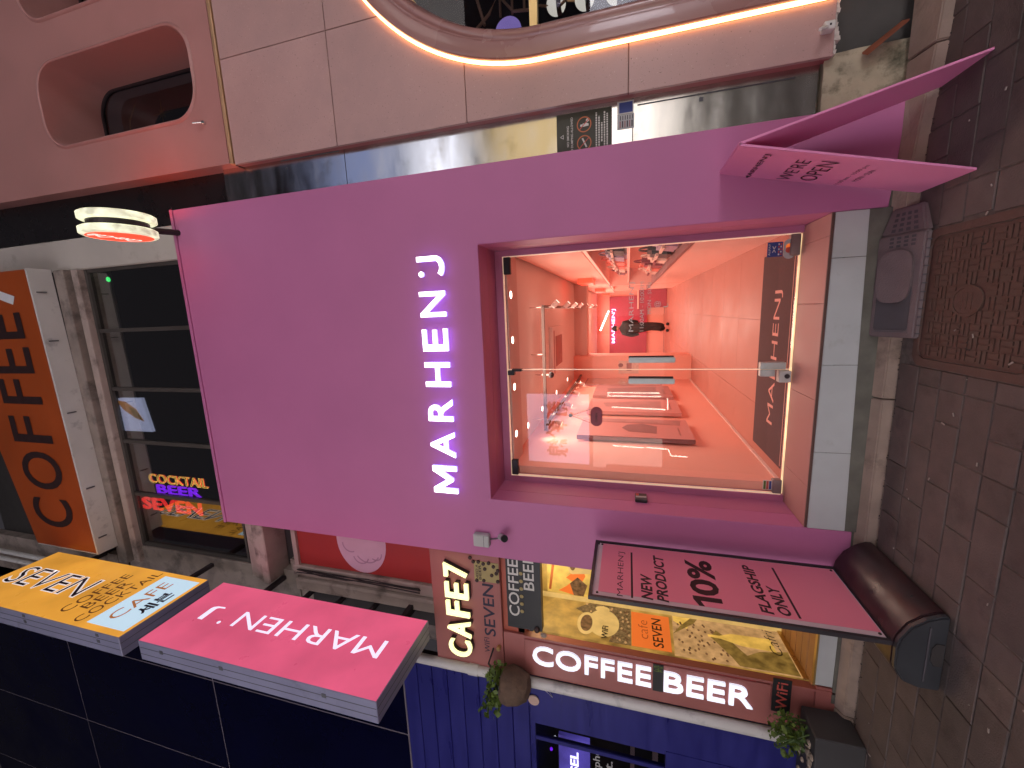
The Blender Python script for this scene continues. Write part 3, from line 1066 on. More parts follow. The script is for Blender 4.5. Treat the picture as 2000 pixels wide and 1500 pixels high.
# canvases on the left wall
names = ['largest canvas on the left shop wall, nearest the door, with a dark handbag print',
         'second canvas on the left shop wall with a pale dress print', 'third canvas on the left shop wall in darker rose']
for i, (ya, yb) in enumerate(((4.45, 5.24), (5.60, 6.42), (6.66, 7.58))):
    t = thing('wall_canvas', names[i], 'canvas', (-1.42, (ya + yb) / 2, .9), 'canvases on the left shop wall')
    B(RX0 + .022, RX0 + .07, ya, yb, .905, 2.15).build('panel', 'canvas' if i < 2 else 'canvas_mid', t)
    xx = RX0 + .0715
    YZp = lambda a, b, d: (d, a, b)
    if i == 0:
        B(RX0 + .02, RX0 + .0705, ya - .003, ya - .0005, .905, 2.15).build('side_edge', 'canvas_dark', t)
        MB().prism([(4.62, 1.28), (4.9, 1.26), (5.0, 1.42), (4.94, 1.6), (4.80, 1.66), (4.66, 1.58)], YZp, xx, xx + .001).build('print', 'canvas_dark', t)
        MB().prism([(4.98, 1.0), (5.19, .97), (5.19, 2.05), (5.05, 1.9)], YZp, xx, xx + .001).build('print', 'canvas_mid', t)
        put_glyph('new product', (xx, 4.58, 1.02), Yd, Zd, .30, .03, 'canvas_dark', t, ext=.001)
    else:
        MB().prism([(ya + .15, 1.15), (yb - .12, 1.12), (yb - .2, 1.6), (yb - .3, 1.95), (ya + .3, 1.9), (ya + .22, 1.5)], YZp, xx, xx + .001).build('print', 'canvas_mid' if i == 1 else 'canvas_dark', t)
        put_glyph('MARHEN J', (xx, ya + .2, 1.0), Yd, Zd, .40, .035, 'canvas_dark', t, ext=.001)
mr = thing('wall_mirror', 'tall narrow mirror beyond the canvases on the left shop wall', 'mirror', (-1.44, 8.2, 1))
B(RX0 + .002, RX0 + .03, 7.85, 8.62, .98, 2.42).build('frame', 'canvas_mid', mr)
B(RX0 + .0302, RX0 + .032, 7.88, 8.59, 1.01, 2.39).build('glass', 'chrome', mr)
# poster and hooks on the partition
pp = thing('partition_poster', 'pale poster with a grey patch on the far partition', 'poster', (-1.2, 8.7, 1.5))
B(-1.34, -1.07, 8.712, 8.72, 1.38, 1.78).build('sheet', 'bag_cream', pp)
B(-1.28, -1.12, 8.708, 8.7115, 1.52, 1.62).build('print', 'canvas_mid', pp)
MB().ball((-1.16, 8.70, 1.74), .04, .01, .05).build('emblem', 'canvas_dark', pp)
# ceiling track with spot heads
tk = thing('light_track', 'grey lighting track hung below the shop ceiling', 'lighting track', (-.7, 4.75, 2.6))
B(-1.44, .06, 4.72, 4.755, 2.545, 2.58).build('rail', 'rail_grey', tk)
B(.045, .08, 4.76, 12.5, 2.545, 2.58).build('rail', 'rail_grey', tk)
B(-1.40, -1.365, 4.76, 12.5, 2.545, 2.58).build('rail', 'rail_grey', tk)
for x in (-1.3, -.5, .055):
    B(x - .006, x + .006, 4.73, 4.745, 2.581, CZ).build('drop_rod', 'soffit_salmon', tk)
ys = [5.0, 6.0, 6.9, 7.8, 8.9, 10.2, 11.4]
ORD = ['nearest the glass doors', 'second from the glass doors', 'third from the glass doors', 'in the middle of its row', 'third from the far end', 'second from the far end', 'at the far end']
for i, yy in enumerate(ys):
    for sx in (1, -1):
        x0 = .06 if sx > 0 else -1.383
        t = thing('spot_lamp', ('lit spot lamp on the right ceiling track leg, %s' if sx > 0 else 'spot lamp on the left leg of the ceiling track, %s') % ORD[i], 'spot lamp', (x0, yy, 2.5), 'spot lamps on the ceiling track')
        dirv = Vector((.55 if sx > 0 else -.3, .15, -.55)).normalized()
        c = Vector((x0, yy, 2.49))
        MB().tube([c, c + dirv * .085], .034, 12).build('head', 'soffit_salmon', t)
        MB().tube([c + dirv * .0855, c + dirv * .088], .03, 12).build('lens', 'downlight_glow', t)
        MB().tube([(x0, yy, 2.544), c], .008, 6).build('stem', 'soffit_salmon', t)
# air conditioner cassettes
for i, (y0, y1, lb) in enumerate(((5.9, 6.9, 'ceiling air conditioner cassette nearer the door'), (10.4, 11.6, 'ceiling air conditioner cassette farther inside'))):
    t = thing('air_conditioner', lb, 'air conditioner', (-.5, (y0 + y1) / 2, 2.65), 'air conditioners in the shop ceiling')
    B(-.98, -.22, y0, y1, 2.655, 2.719).build('body', 'salmon_ceiling', t, bevel=.012)
    B(-.83, -.37, y0 + .2, y1 - .2, 2.649, 2.6545).build('grille', 'canvas_mid', t)
    B(-.92, -.28, y0 + .05, y0 + .1, 2.650, 2.6545).build('vent', 'canvas_mid', t)
sm = thing('dome_camera', 'small dark dome camera on the shop ceiling left of the track', 'camera', (-.77, 5.2, 2.7))
MB().ball((-.78, 4.95, 2.52), .04, .04, .035).build('dome', 'dark_metal', sm, smooth=True)
MB().tube([(-.78, 4.95, 2.53), (-.78, 4.95, 2.72)], .012, 8).build('stem', 'soffit_salmon', sm)
# recessed downlights: four in the bulkhead over the doors, four along the left wall
for i, (x, yy, zz) in enumerate([(.17, 3.70, 2.655), (-.25, 3.70, 2.655), (-.70, 3.70, 2.655), (-1.17, 3.70, 2.655),
                                 (-1.30, 4.45, CZ), (-1.30, 5.28, CZ), (-1.30, 6.43, CZ), (-1.30, 7.7, CZ)]):
    t = thing('downlight', ['round downlight over the right door leaf, nearest the shelving', 'round downlight over the right door leaf, beside the door joint', 'round downlight over the left door leaf, beside the door joint', 'round downlight over the left door leaf, nearest the left wall', 'round downlight before the first canvas, nearest the doors', 'round downlight above the far edge of the first canvas', 'round downlight above the far edge of the second canvas', 'round downlight by the tall mirror on the left wall'][i], 'downlight',
              (x, yy, zz), 'downlights over the doors' if i < 4 else 'downlights along the left wall')
    MB().lathe([(.046, 0), (.046, -.004)], (x, yy, zz - .0005), 'z', 18).build('ring', 'salmon_wall', t)
    MB().lathe([(.034, -.0045), (.034, -.007)], (x, yy, zz), 'z', 18).build('diffuser', 'downlight_glow', t)
    if i >= 4:
        area_lamp('downlight_beam', (x, yy, zz - .02), .06, 1.3, (1, .80, .62), (-.15, 0, -1), spread=math.radians(80))
ls = thing('far_ceiling_tube', 'slanting bright tube light under the ceiling deep in the shop', 'tube light', (-.3, 12.5, 2.5))
MB().tube([(-.62, 12.6, 2.40), (-.05, 12.9, 2.17)], .022, 8).build('tube', 'downlight_glow', ls)
# shop lamps: rows of ceiling lights
for yy, pw in ((4.9, 25), (6.9, 32), (9.6, 40), (12.4, 46), (14.5, 28)):
    area_lamp('shop_ceiling_lamp', (-.45, yy, 2.64), 1.1, pw * 1.25, (1, .74, .60), size_y=1.2)
# entrance mat with woven name
mt_ = thing('entrance_mat', 'dark maroon entrance mat with the shop name just inside the glass doors', 'mat', (-.5, 3.98, .372))
B(-1.36, .42, 3.64, 4.42, .3722, .381).build('mat_body', 'mat_dark', mt_, bevel=.003)
B(-1.34, .40, 3.655, 3.665, .3811, .3825).build('edge_line', 'mat_letter', mt_)
put_letters("MARHENJ", (-1.06, 3.86, .3815), Xd, Yd, 1.16, .19, 'mat_letter', mt_, ext=.001, bold=-.004)
# person far inside
pn = thing('person', 'person in a long black padded coat standing deep inside the shop', 'person', (-.62, 13.6, .372))
sk = [((0, 0, .95), .20, None), ((0, 0, 1.15), .21, 0), ((0, 0, 1.32), .20, 1), ((0, 0, 1.43), .13, 2), ((0, 0, 1.50), .055, 3),
      ((.02, 0, .75), .19, 0), ((.05, 0, .52), .16, 5), ((.03, 0, .32), .16, 6), ((.09, 0, .12), .06, 7), ((-.08, 0, .12), .06, 7), ((-.02, 0, .22), .15, 7),
      ((.18, 0, 1.36), .085, 2), ((.23, .02, 1.10), .07, 11), ((.19, .10, .90), .05, 12), ((-.18, 0, 1.36), .085, 2), ((-.24, .02, 1.10), .07, 14), ((-.20, .08, .88), .05, 15)]
me = bpy.data.meshes.new('coat_body')
me.from_pydata([s[0] for s in sk], [(s[2], i) for i, s in enumerate(sk) if s[2] is not None], [])
ob = bpy.data.objects.new('coat_body', me)
COL.objects.link(ob)
md = ob.modifiers.new('skin', 'SKIN')
for i, s in enumerate(sk):
    me.skin_vertices[0].data[i].radius = (s[1] * 1.05, s[1] * .85)
me.skin_vertices[0].data[0].use_root = True
ss = ob.modifiers.new('sub', 'SUBSURF')
ss.levels = 1
ss.render_levels = 1
bpy.context.view_layer.update()
m2 = bpy.data.meshes.new_from_object(ob.evaluated_get(bpy.context.evaluated_depsgraph_get()))
bpy.data.objects.remove(ob)
m2.materials.clear()
m2.materials.append(MT['coat_black'])
ob = bpy.data.objects.new('body', m2)
COL.objects.link(ob)
ob.parent = pn
P0 = Vector((-.62, 13.6, .372))
MB().ball(P0 + Vector((0, 0, 1.60)), .078, .09, .105).build('head', 'skin', pn, smooth=True)
MB().ball(P0 + Vector((0, .0, 1.63)), .09, .102, .105).build('hair', 'coat_black', pn, smooth=True)
for s in (-.10, .10):
    MB().ball(P0 + Vector((s, -.04, .045)), .05, .12, .045).build('shoe', 'shoe', pn, smooth=True)

# ================================================================== right neighbour: pink terrazzo building
rb = thing('pink_terrazzo_building', 'salmon pink terrazzo tiled building with a big round cornered lit window on the right', 'building', (2.3, 3.15, 0))
EX = 1.437
FY = 3.15
AX, AZ, AR = 3.485, 2.20, 1.75          # arch centre and radius


def arch_x(z):
    if z <= AZ:
        return AX - AR
    return AX - math.sqrt(max(0, AR * AR - (z - AZ) ** 2))


def arch_z(x):
    return AZ + math.sqrt(max(0, AR * AR - (AX - x) ** 2))


JG = .0035
rows = [(.435, 1.611), (1.611, 2.783), (2.783, 3.948), (3.948, 5.055)]
cols = [(EX, 2.285), (2.285, 3.125), (3.125, 4.2)]
for (za, zb) in rows:
    for (xa, xb) in cols:
        xa2, xb2, za2, zb2 = xa + (JG if xa > EX else 0), xb - JG, za + JG, zb - JG
        if za >= AZ + AR or arch_z(min(xb2, AX)) <= za2:
            pts = [(xa2, za2), (xb2, za2), (xb2, zb2), (xa2, zb2)]
        else:
            if xa2 > arch_x(zb2):
                if arch_z(xb2) > zb2 and arch_z(xa2) > zb2:
                    continue
            pts = []
            # walk along the arch from low to high
            zlo = za2
            n = 14
            if arch_x(zlo) > xa2:
                pts.append((xa2, zlo))
                cur = []
                for k in range(n + 1):
                    z = zlo + (min(zb2, arch_z(xb2)) - zlo) * k / n
                    cur.append((min(arch_x(z), xb2), z))
                pts += cur
                if cur[-1][1] < zb2 - 1e-4:
                    pts.append((xb2, zb2))
                pts.append((xa2, zb2))
            else:
                for k in range(n + 1):
                    x = xa2 + (xb2 - xa2) * k / n
                    pts.append((x, min(arch_z(min(x, AX)), zb2)))
                pts += [(xb2, zb2), (xa2, zb2)]
        MB().prism(pts, XZ, FY, FY + .028).build('wall_tile', 'terrazzo', rb, bevel=.0012)
# backing behind the joints and the side edge of the cladding
bp_ = [(EX + .01, .45)] + [(arch_x(z) - .004, z) for z in [.45, 1.0, 1.6] + [AZ + AR * math.sin(PI / 2 * k / 20) for k in range(21)]]
bp_ = [(EX + .01, .45), (AX - AR - .004, .45)] + [(AX - (AR + .004) * math.cos(a), AZ + (AR + .004) * math.sin(a)) for a in [PI / 2 * k / 24 for k in range(25)]] + [(4.2, AZ + AR + .004), (4.2, 5.05), (EX + .01, 5.05)]
MB().prism(bp_, XZ, FY + .012, FY + .05).build('backing', 'grout', rb)
B(EX + .002, EX + .05, FY + .0285, FY + .085, .44, 5.055).build('side_trim', 'tile_edge', rb)
# broken tile edge along the bottom
rnd = random.Random(8)
for k in range(14):
    x = EX + .01 + k * .024
    z = .434 - rnd.uniform(.004, .03)
    MB().hexa([(x, FY + .004, z), (x + .022, FY + .004, z - rnd.uniform(-.006, .006)), (x + .022, FY + .05, z), (x, FY + .05, z),
               (x, FY + .002, .437), (x + .022, FY + .002, .437), (x + .022, FY + .05, .437), (x, FY + .05, .437)]).build('broken_edge', 'broken_stone', rb)
# gold strip
B(EX + .002, 4.3, FY - .012, FY + .03, 5.062, 5.098).build('gold_strip', 'gold_metal', rb, bevel=.004)
# upper painted wall with rounded window niches
NH = [rrect(1.89, 2.66, 5.375, 7.44, .27, 10), rrect(3.02, 3.80, 5.95, 8.3, .27, 10)]
NH = [rrect(1.89, 2.66, 5.375, 7.44, .27, 10), rrect(3.04, 3.82, 5.375, 7.44, .27, 10)]
holed_plate([(EX + .01, 5.104), (4.4, 5.104), (4.4, 10.2), (EX + .05, 10.2)], NH, FY - .01, FY + .16).build('upper_wall', 'pink_render', rb)
for i, nh in enumerate(NH):
    c = Vector((sum(p[0] for p in nh) / len(nh), 0, sum(p[1] for p in nh) / len(nh)))
    # rolled lip round the niche
    path = []
    k = len(nh)
    for j in range(k + 1):
        p = nh[j % k]
        a = nh[(j - 1) % k]
        b = nh[(j + 1) % k]
        d = Vector((b[0] - a[0], 0, b[1] - a[1])).normalized()
        path.append(((p[0], 0, p[1]), (d.z, 0, -d.x)))
    prof = [(.03, FY - .011), (.022, FY - .022), (.008, FY - .026), (-.004, FY - .018), (-.006, FY + .02), (-.006, FY + .56)]
    MB().sweep(path, prof).build('niche_reveal', 'pink_render', rb, smooth=True)
    x0 = 1.89 if i == 0 else 3.04
    gf = holed_plate(rrect(x0 + .004, x0 + .766, 5.379, 7.436, .266, 10), [rrect(x0 + .03, x0 + .74, 5.405, 7.41, .24, 10)], FY + .50, FY + .53)
    gf.build('niche_frame', 'dark_metal', rb)
    MB().prism(rrect(x0 + .03, x0 + .74, 5.405, 7.41, .24, 10), XZ, FY + .515, FY + .52).build('niche_pane', 'niche_glass', rb)
    MB().prism(rrect(x0 - .05, x0 + .8, 5.3, 7.5, .2, 10), XZ, FY + .75, FY + .78).build('niche_back', 'niche_grey', rb)
    mm = MB()
    for a in range(8):
        t = a * PI / 4
        R, W = (.17 if a % 2 == 0 else .085), .010
        ca, sa = math.cos(t), math.sin(t)
        mm.add([(x0 + .47 - sa * W, FY + .60, 6.63 + ca * W), (x0 + .47 + ca * R, FY + .60, 6.63 + sa * R), (x0 + .47 + sa * W, FY + .60, 6.63 - ca * W),
                (x0 + .47, FY + .585, 6.63)], [(0, 1, 3), (1, 2, 3), (2, 0, 3)])
    mm.build('star_ornament', 'gold_frame', rb)
    for pth in ([(x0 + .14, FY + .6, 7.35), (x0 + .30, FY + .6, 7.18), (x0 + .48, FY + .6, 7.14), (x0 + .62, FY + .6, 7.02)],
                [(x0 + .30, FY + .6, 7.18), (x0 + .28, FY + .6, 7.02)]):
        MB().tube(pth, .006, 6).build('branch_ornament', 'gold_frame', rb)
MB().lathe([(.016, 0), (.016, -.02), (.010, -.028)], (1.815, FY - .011, 5.316), 'y', 12).build('bolt', 'chrome', rb)
MB().tube([(1.815, FY - .03, 5.316), (1.81, FY - .06, 5.40)], .007, 8).build('bolt_pin', 'chrome', rb)
# rolled window surround with the light line behind its rim
path = [((AX - AR, 0, .452), (1, 0, 0))] + [((AX - AR, 0, z), (1, 0, 0)) for z in (1, 1.5, 2.0)]
for k in range(0, 31):
    a = PI / 2 * k / 30
    path.append(((AX - AR * math.cos(a), 0, AZ + AR * math.sin(a)), (math.cos(a), 0, -math.sin(a))))
for k in range(1, 31):
    a = PI / 2 * k / 30
    path.append(((AX + AR * math.sin(a), 0, AZ + AR * math.cos(a)), (-math.sin(a), 0, -math.cos(a))))
path.append(((AX + AR, 0, .452), (-1, 0, 0)))
prof = [(.022, 3.16), (.022, 3.10), (.026, 3.094), (.12, 3.085), (.128, 3.088), (.138, 3.104), (.148, 3.106), (.158, 3.098), (.178, 3.092), (.198, 3.098),
        (.214, 3.115), (.224, 3.145), (.235, 3.16), (.246, 3.18), (.25, 3.22), (.25, 3.52)]
MB().sweep(path, prof).build('window_surround', 'ring_paint', rb, smooth=True)
MB().sweep(path, [(.002, 3.148), (.002, 3.125), (.020, 3.125), (.020, 3.148)]).build('light_line', 'led_warm', rb)
MB().sweep(path, [(.25, 3.50), (.25, 3.46), (.30, 3.46), (.30, 3.50)]).build('window_frame', 'gold_frame', rb)
pts = [(AX - AR + .27, .46)] + [(AX - (AR - .27) * math.cos(PI / 2 * k / 16), AZ + (AR - .27) * math.sin(PI / 2 * k / 16)) for k in range(17)] + [(4.3, AZ + AR - .27), (4.3, .46)]
MB().prism(pts, XZ, 3.478, 3.484).build('window_pane', 'dark_glass', rb)
B(2.0, 4.2, 3.455, 3.515, 2.285, 2.345).build('window_bar', 'gold_frame', rb)
pt = MB()
pt.tube([(2.26, 3.56, 2.86), (2.38, 3.56, 2.70), (2.50, 3.56, 2.62), (2.36, 3.56, 2.50), (2.34, 3.56, 2.36)], .012, 8)
pt.build('curved_rod', 'gold_metal', rb)
MB().tube([(2.52, 3.56, 2.80), (2.31, 3.56, 2.74)], .012, 8).build('curved_rod', 'gold_metal', rb)
for zz, xx in ((2.62, 2.7), (2.52, 2.7), (2.42, 2.7)):
    MB().tube([(xx - .32, 3.62, zz), (xx + .3, 3.62, zz)], .010, 8).build('gold_rod', 'gold_metal', rb)
MB().tube([(2.36, 3.56, 2.33), (2.32, 3.56, 2.12), (2.40, 3.56, 2.0)], .012, 8).build('curved_rod', 'gold_metal', rb)
B(1.9, 4.4, 4.6, 4.65, .4, 4.0).build('room_back', 'dark_interior', rb)
B(1.9, 4.4, 3.53, 4.6, .38, .44).build('room_floor', 'dark_interior', rb)
pdx = thing('purple_lamp_disc', 'round mottled purple lamp disc inside the round cornered window', 'lamp', (2.21, 3.6, 2.54))
MB().lathe([(.11, 0), (.11, .012)], (2.225, 3.56, 2.545), 'y', 32).build('disc', 'purple_disc', pdx)
for i, (x, z) in enumerate(((2.36, 2.16), (2.35, 1.94), (2.34, 1.71))):
    t = thing('globe_lamp', ('topmost glowing globe lamp behind the round cornered window', 'middle glowing globe lamp behind the round cornered window',
                             'lowest glowing globe lamp behind the round cornered window')[i], 'lamp', (x, 3.6, z), 'globe lamps in the pink building')
    MB().ball((x, 3.60, z), .075, nu=20, nv=12).build('globe', 'ball_glow', t, smooth=True)
    MB().lathe([(.078, -.035), (.082, 0), (.078, .0)], (x, 3.60, z - .01), 'z', 20).build('collar', 'chrome', t, smooth=True)
    MB().tube([(x, 3.6, z + .07), (x + .03, 3.62, z + .13)], .01, 8).build('stem', 'gold_metal', t)
# little white camera bracket at the broken corner
wb = thing('white_bracket', 'small white bracket clipped on the broken bottom edge of the terrazzo wall', 'bracket', (1.58, 3.1, .48))
B(1.555, 1.60, 3.09, 3.15, .455, .515).build('body', 'white_alu', wb, bevel=.006)
MB().tube([(1.565, 3.09, .50), (1.545, 3.06, .545)], .010, 8).build('arm', 'white_alu', wb)
B(1.572, 1.583, 3.0885, 3.0905, .478, .488).build('hole', 'near_black', wb)
# hollow under the cladding and the rough plinth
un = thing('rough_plinth', 'rough pale concrete plinth under the steel panel beside the pink board', 'plinth', (1.2, 3.2, 0))
m = MB()
n, mr_ = 8, 6
rnd = random.Random(4)
vs = []
for j in range(mr_ + 1):
    for i in range(n + 1):
        x = 1.115 + .35 * i / n
        z = .0 + .462 * j / mr_
        yv = 3.20 - .05 * (1 - j / mr_) + rnd.uniform(-.012, .012)
        vs.append((x, yv, z))
fs = []
for j in range(mr_):
    for i in range(n):
        a = j * (n + 1) + i
        fs.append((a, a + 1, a + n + 2, a + n + 1))
m.add(vs, fs)
m.build('face', 'concrete_pale', un, smooth=True)
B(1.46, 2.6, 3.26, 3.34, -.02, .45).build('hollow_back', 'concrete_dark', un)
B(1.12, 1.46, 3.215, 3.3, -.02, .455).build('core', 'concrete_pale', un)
tb = thing('broken_tile', 'broken terracotta tile leaning in the hollow under the terrazzo wall', 'tile', (1.44, 3.0, .2))
MB().hexa([(1.42, 3.16, .29), (1.435, 3.17, .285), (1.545, 3.13, .12), (1.53, 3.12, .125),
           (1.39, 3.12, .275), (1.405, 3.13, .27), (1.52, 3.075, .11), (1.505, 3.07, .115)]).build('shard', 'terracotta', tb, bevel=.003)

# steel panels between the shops
sp = thing('steel_panels', 'strip of brushed stainless steel panels between the pink shop and the terrazzo wall', 'wall panel', (1.27, 3.23, .47))
for za, zb in ((.47, 1.578), (1.582, 3.948), (3.952, 5.30)):
    B(1.10, EX + .045, 3.236, 3.26, za, zb).build('panel', 'stainless', sp, bevel=.0015)
B(EX - .008, EX + .03, 3.2335, 3.2355, 4.0, 4.62).build('seam_strip', 'seam', sp)
B(1.36, 1.372, 3.2325, 3.2355, 4.56, 4.572).build('rivet', 'seam', sp)
B(1.385, 1.392, 3.2325, 3.2355, .60, 1.55).build('cover_seam', 'seam', sp)
B(1.345, 1.37, 3.2325, 3.2355, 1.13, 1.155).build('catch', 'seam', sp)
# dark gap above
dg = thing('dark_wall_gap', 'narrow dark recessed wall strip between the cafe floor and the upper pink wall', 'wall', (1.25, 3.4, 5.3))
B(1.05, EX + .08, 3.30, 3.36, 5.3005, 10.5).build('board', 'gap_black', dg)
# notice on the steel
nt_ = thing('warning_notice', 'dark NO SMOKING and NO DUMPING notice with two red rings on the steel strip', 'sign', (1.28, 3.23, 1.92))
NX0, NX1, NZ0, NZ1 = 1.10, 1.408, 1.722, 2.116
B(NX0, NX1, 3.2305, 3.2345, NZ0, NZ1).build('plate', 'dark_green_sign', nt_)
fy = 3.2303
MB().prism([(1.242, 2.066), (1.272, 2.066), (1.257, 2.092)], XZ, fy - .0006, fy).build('triangle', 'print_white', nt_)
MB().prism([(1.2475, 2.069), (1.2665, 2.069), (1.257, 2.086)], XZ, fy - .0012, fy - .0007).build('triangle_inside', 'dark_green_sign', nt_)
put_glyph('NO SMOKING', (1.185, fy, 2.026), Xd, Zd, .14, .016, 'print_white', nt_, ext=.0006)
put_glyph('NO DUMPING ALLOWED', (1.135, fy, 1.997), Xd, Zd, .245, .016, 'print_white', nt_, ext=.0006)
for cx, lab in ((1.197, 's'), (1.320, 'd')):
    holed_plate(circ(cx, 1.917, .052, n=30), [circ(cx, 1.917, .045, n=30)], fy - .0012, fy - .0004).build('red_ring', 'poster_rust' , nt_)
    MB().prism([(cx - .035, 1.95), (cx - .031, 1.954), (cx + .035, 1.884), (cx + .031, 1.88)], XZ, fy - .0012, fy - .0004).build('red_bar', 'print_red', nt_)
MB().prism([(1.165, 1.905), (1.17, 1.895), (1.232, 1.925), (1.228, 1.935)], XZ, fy - .0006, fy).build('cigarette', 'print_white', nt_)
MB().prism(circ(1.315, 1.937, .008, n=12), XZ, fy - .0006, fy).build('figure_head', 'print_white', nt_)
MB().prism([(1.305, 1.928), (1.325, 1.928), (1.329, 1.90), (1.322, 1.885), (1.308, 1.885)], XZ, fy - .0006, fy).build('figure_body', 'print_white', nt_)
MB().prism(circ(1.345, 1.893, .011, n=12), XZ, fy - .0006, fy).build('rubbish_bag', 'print_white', nt_)
for k, (a, b) in enumerate(((1.13, 1.385), (1.15, 1.36), (1.19, 1.315), (1.12, 1.385), (1.14, 1.37))):
    z = 1.825 - k * .019
    x = a
    rr = random.Random(k)
    while x < b:
        w = rr.uniform(.008, .016)
        B(x, min(x + w, b), fy - .0006, fy, z, z + .010).build('small_print', 'print_white', nt_)
        x += w + .004
st1 = thing('blue_sticker', 'small square dark blue sticker stuck on the steel strip', 'sticker', (1.37, 3.23, 1.62))
B(1.345, 1.425, 3.231, 3.2345, 1.575, 1.685).build('backing', 'print_white', st1)
B(1.352, 1.418, 3.2296, 3.2306, 1.582, 1.672).build('print', 'sticker_blue', st1)
st2 = thing('grey_sticker', 'worn grey printed sticker left of the blue one on the steel strip', 'sticker', (1.29, 3.23, 1.62))
B(1.25, 1.342, 3.231, 3.2345, 1.57, 1.685).build('sheet', 'sticker_grey', st2)
for k in range(6):
    B(1.258, 1.30, 3.2298, 3.2306, 1.58 + k * .016, 1.589 + k * .016).build('print_line', 'canvas_dark' if k % 2 else 'dark_metal', st2)
    B(1.306, 1.334, 3.2298, 3.2306, 1.58 + k * .016, 1.586 + k * .016).build('print_line', 'dark_metal', st2)

# ================================================================== cafe building above the pink shop
cf = thing('cafe_building', 'old cafe building with a band of dark upstairs windows over the pink shop', 'building', (-1, 3.35, 2.7))
B(.70, 1.045, 3.30, 3.42, 5.6, 10.5).build('column', 'plaster_cream', cf, bevel=.01)
B(-3.3, 1.04, 3.43, 3.6, 5.2, 5.93).build('wall_below_window', 'plaster_brown', cf)
B(-3.0, .699, 3.26, 3.40, 7.70, 7.80).build('window_head', 'old_cornice', cf, bevel=.008)
B(-3.0, .699, 3.20, 3.38, 7.83, 7.99).build('beam', 'plaster_brown', cf, bevel=.01)
B(-3.4, .699, 3.30, 3.45, 8.0, 10.6).build('upper_wall', 'dark_interior', cf)
B(-3.4, -2.80, 3.32, 3.45, 5.2, 10.6).build('left_pier', 'plaster_brown', cf)
# window frame and panes
mx = [.685, -.01, -.714, -1.378, -2.08, -2.78]
for i, x in enumerate(mx):
    B(x - .022, x + .022, 3.335, 3.39, 5.93, 7.66).build('window_mullion', 'window_frame', cf, bevel=.004)
B(-2.80, .70, 3.33, 3.395, 7.6605, 7.70).build('window_rail', 'window_frame', cf)
B(-2.80, .70, 3.33, 3.395, 5.90, 5.9295).build('window_rail', 'window_frame', cf)
for a, b in zip(mx[:-1], mx[1:]):
    B(b + .0225, a - .0225, 3.36, 3.368, 5.93, 7.66).build('window_pane', 'window_glass', cf)
# room behind the windows
B(-3.3, 1.04, 3.65, 9.0, 5.55, 5.65).build('room_floor', 'dark_interior', cf)
B(-3.3, 1.04, 3.41, 9.0, 8.9, 9.0).build('room_ceiling', 'dark_interior', cf)
B(-3.3, 1.04, 8.9, 9.0, 5.65, 8.9).build('room_back', 'dark_interior', cf)
B(-3.3, -3.2, 3.46, 8.9, 5.65, 8.9).build('room_side', 'dark_interior', cf)
B(.94, 1.04, 3.46, 8.9, 5.65, 8.9).build('room_side', 'dark_interior', cf)
B(-3.0, .93, 3.42, 3.50, 7.72, 7.90).build('soffit', 'soffit_grey', cf)
B(-3.0, .93, 3.515, 3.60, 7.86, 8.0).build('soffit', 'soffit_grey', cf)
B(-3.0, .93, 3.62, 3.76, 7.98, 8.1).build('soffit', 'soffit_grey', cf)
# ledge and pipes lit by the pink sign box
for (z0, z1, y0) in ((5.60, 5.73, 3.20), (5.50, 5.595, 3.16), (5.40, 5.495, 3.13)):
    B(-2.86, PL - .01, y0, 3.42, z0, z1).build('ledge', 'old_cornice', cf, bevel=.012)
B(-2.75, PL - .01, 3.40, 3.42, 5.13, 5.39).build('dark_slot', 'near_black', cf)
B(-2.72, PL - .01, 3.27, 3.34, 5.11, 5.165).build('panel_frame', 'old_cornice', cf)
B(-2.665, PL - .01, 3.30, 3.33, 3.42, 5.11).build('red_panel', 'red_panel', cf)
hy = 3.2985
el = [(-2.30 + .36 * math.cos(t) - .0, 4.285 + .30 * math.sin(t) + .0) for t in [2 * PI * k / 40 for k in range(40)]]
MB().prism(el, XZ, hy - .001, hy).build('oval_print', 'ellipse_pink', cf)
for (cx, cz, r, a0, a1) in ((-2.46, 4.30, .10, 1.8, 4.4), (-2.38, 4.22, .16, 2.2, 4.2), (-2.34, 4.42, .10, 1.5, 3.6), (-2.42, 4.12, .08, 2.5, 4.8)):
    p1 = circ(cx, cz, r, n=14, a0=a0, a1=a1, closed=False)
    p2 = circ(cx, cz, r - .014, n=14, a0=a0, a1=a1, closed=False)
    MB().prism(p1 + p2[::-1], XZ, hy - .0022, hy - .0012).build('oval_line', 'ellipse_line', cf)
# cornice left of the red panel, behind the pink box
B(-3.36, -2.67, 3.34, 3.44, 3.40, 5.3).build('wall_left', 'plaster_brown', cf)
B(-2.80, -2.675, 3.26, 3.34, 3.42, 5.2).build('cornice', 'old_cornice', cf, bevel=.012)
B(-2.95, -2.81, 3.22, 3.34, 3.42, 5.15).build('cornice', 'old_cornice', cf, bevel=.02)
B(-3.15, -2.97, 3.30, 3.34, 3.42, 5.0).build('shadow_gap', 'near_black', cf)
for k in range(4):
    B(-3.0, -2.96, 3.10, 3.34, 3.7 + k * .42, 3.74 + k * .42).build('stay', 'dark_metal', cf)
rnd = random.Random(2)
cabl = MB()
for k in range(5):
    x0 = -2.69 - rnd.uniform(0, .05)
    cabl.tube([(x0 + rnd.uniform(-.02, .02), 3.255 - .01 * k, z) for z in (5.1, 4.8, 4.5, 4.2, 3.9, 3.6)], .006, 5)
o = cabl.build('cables', 'near_black', cf, kind='stuff')
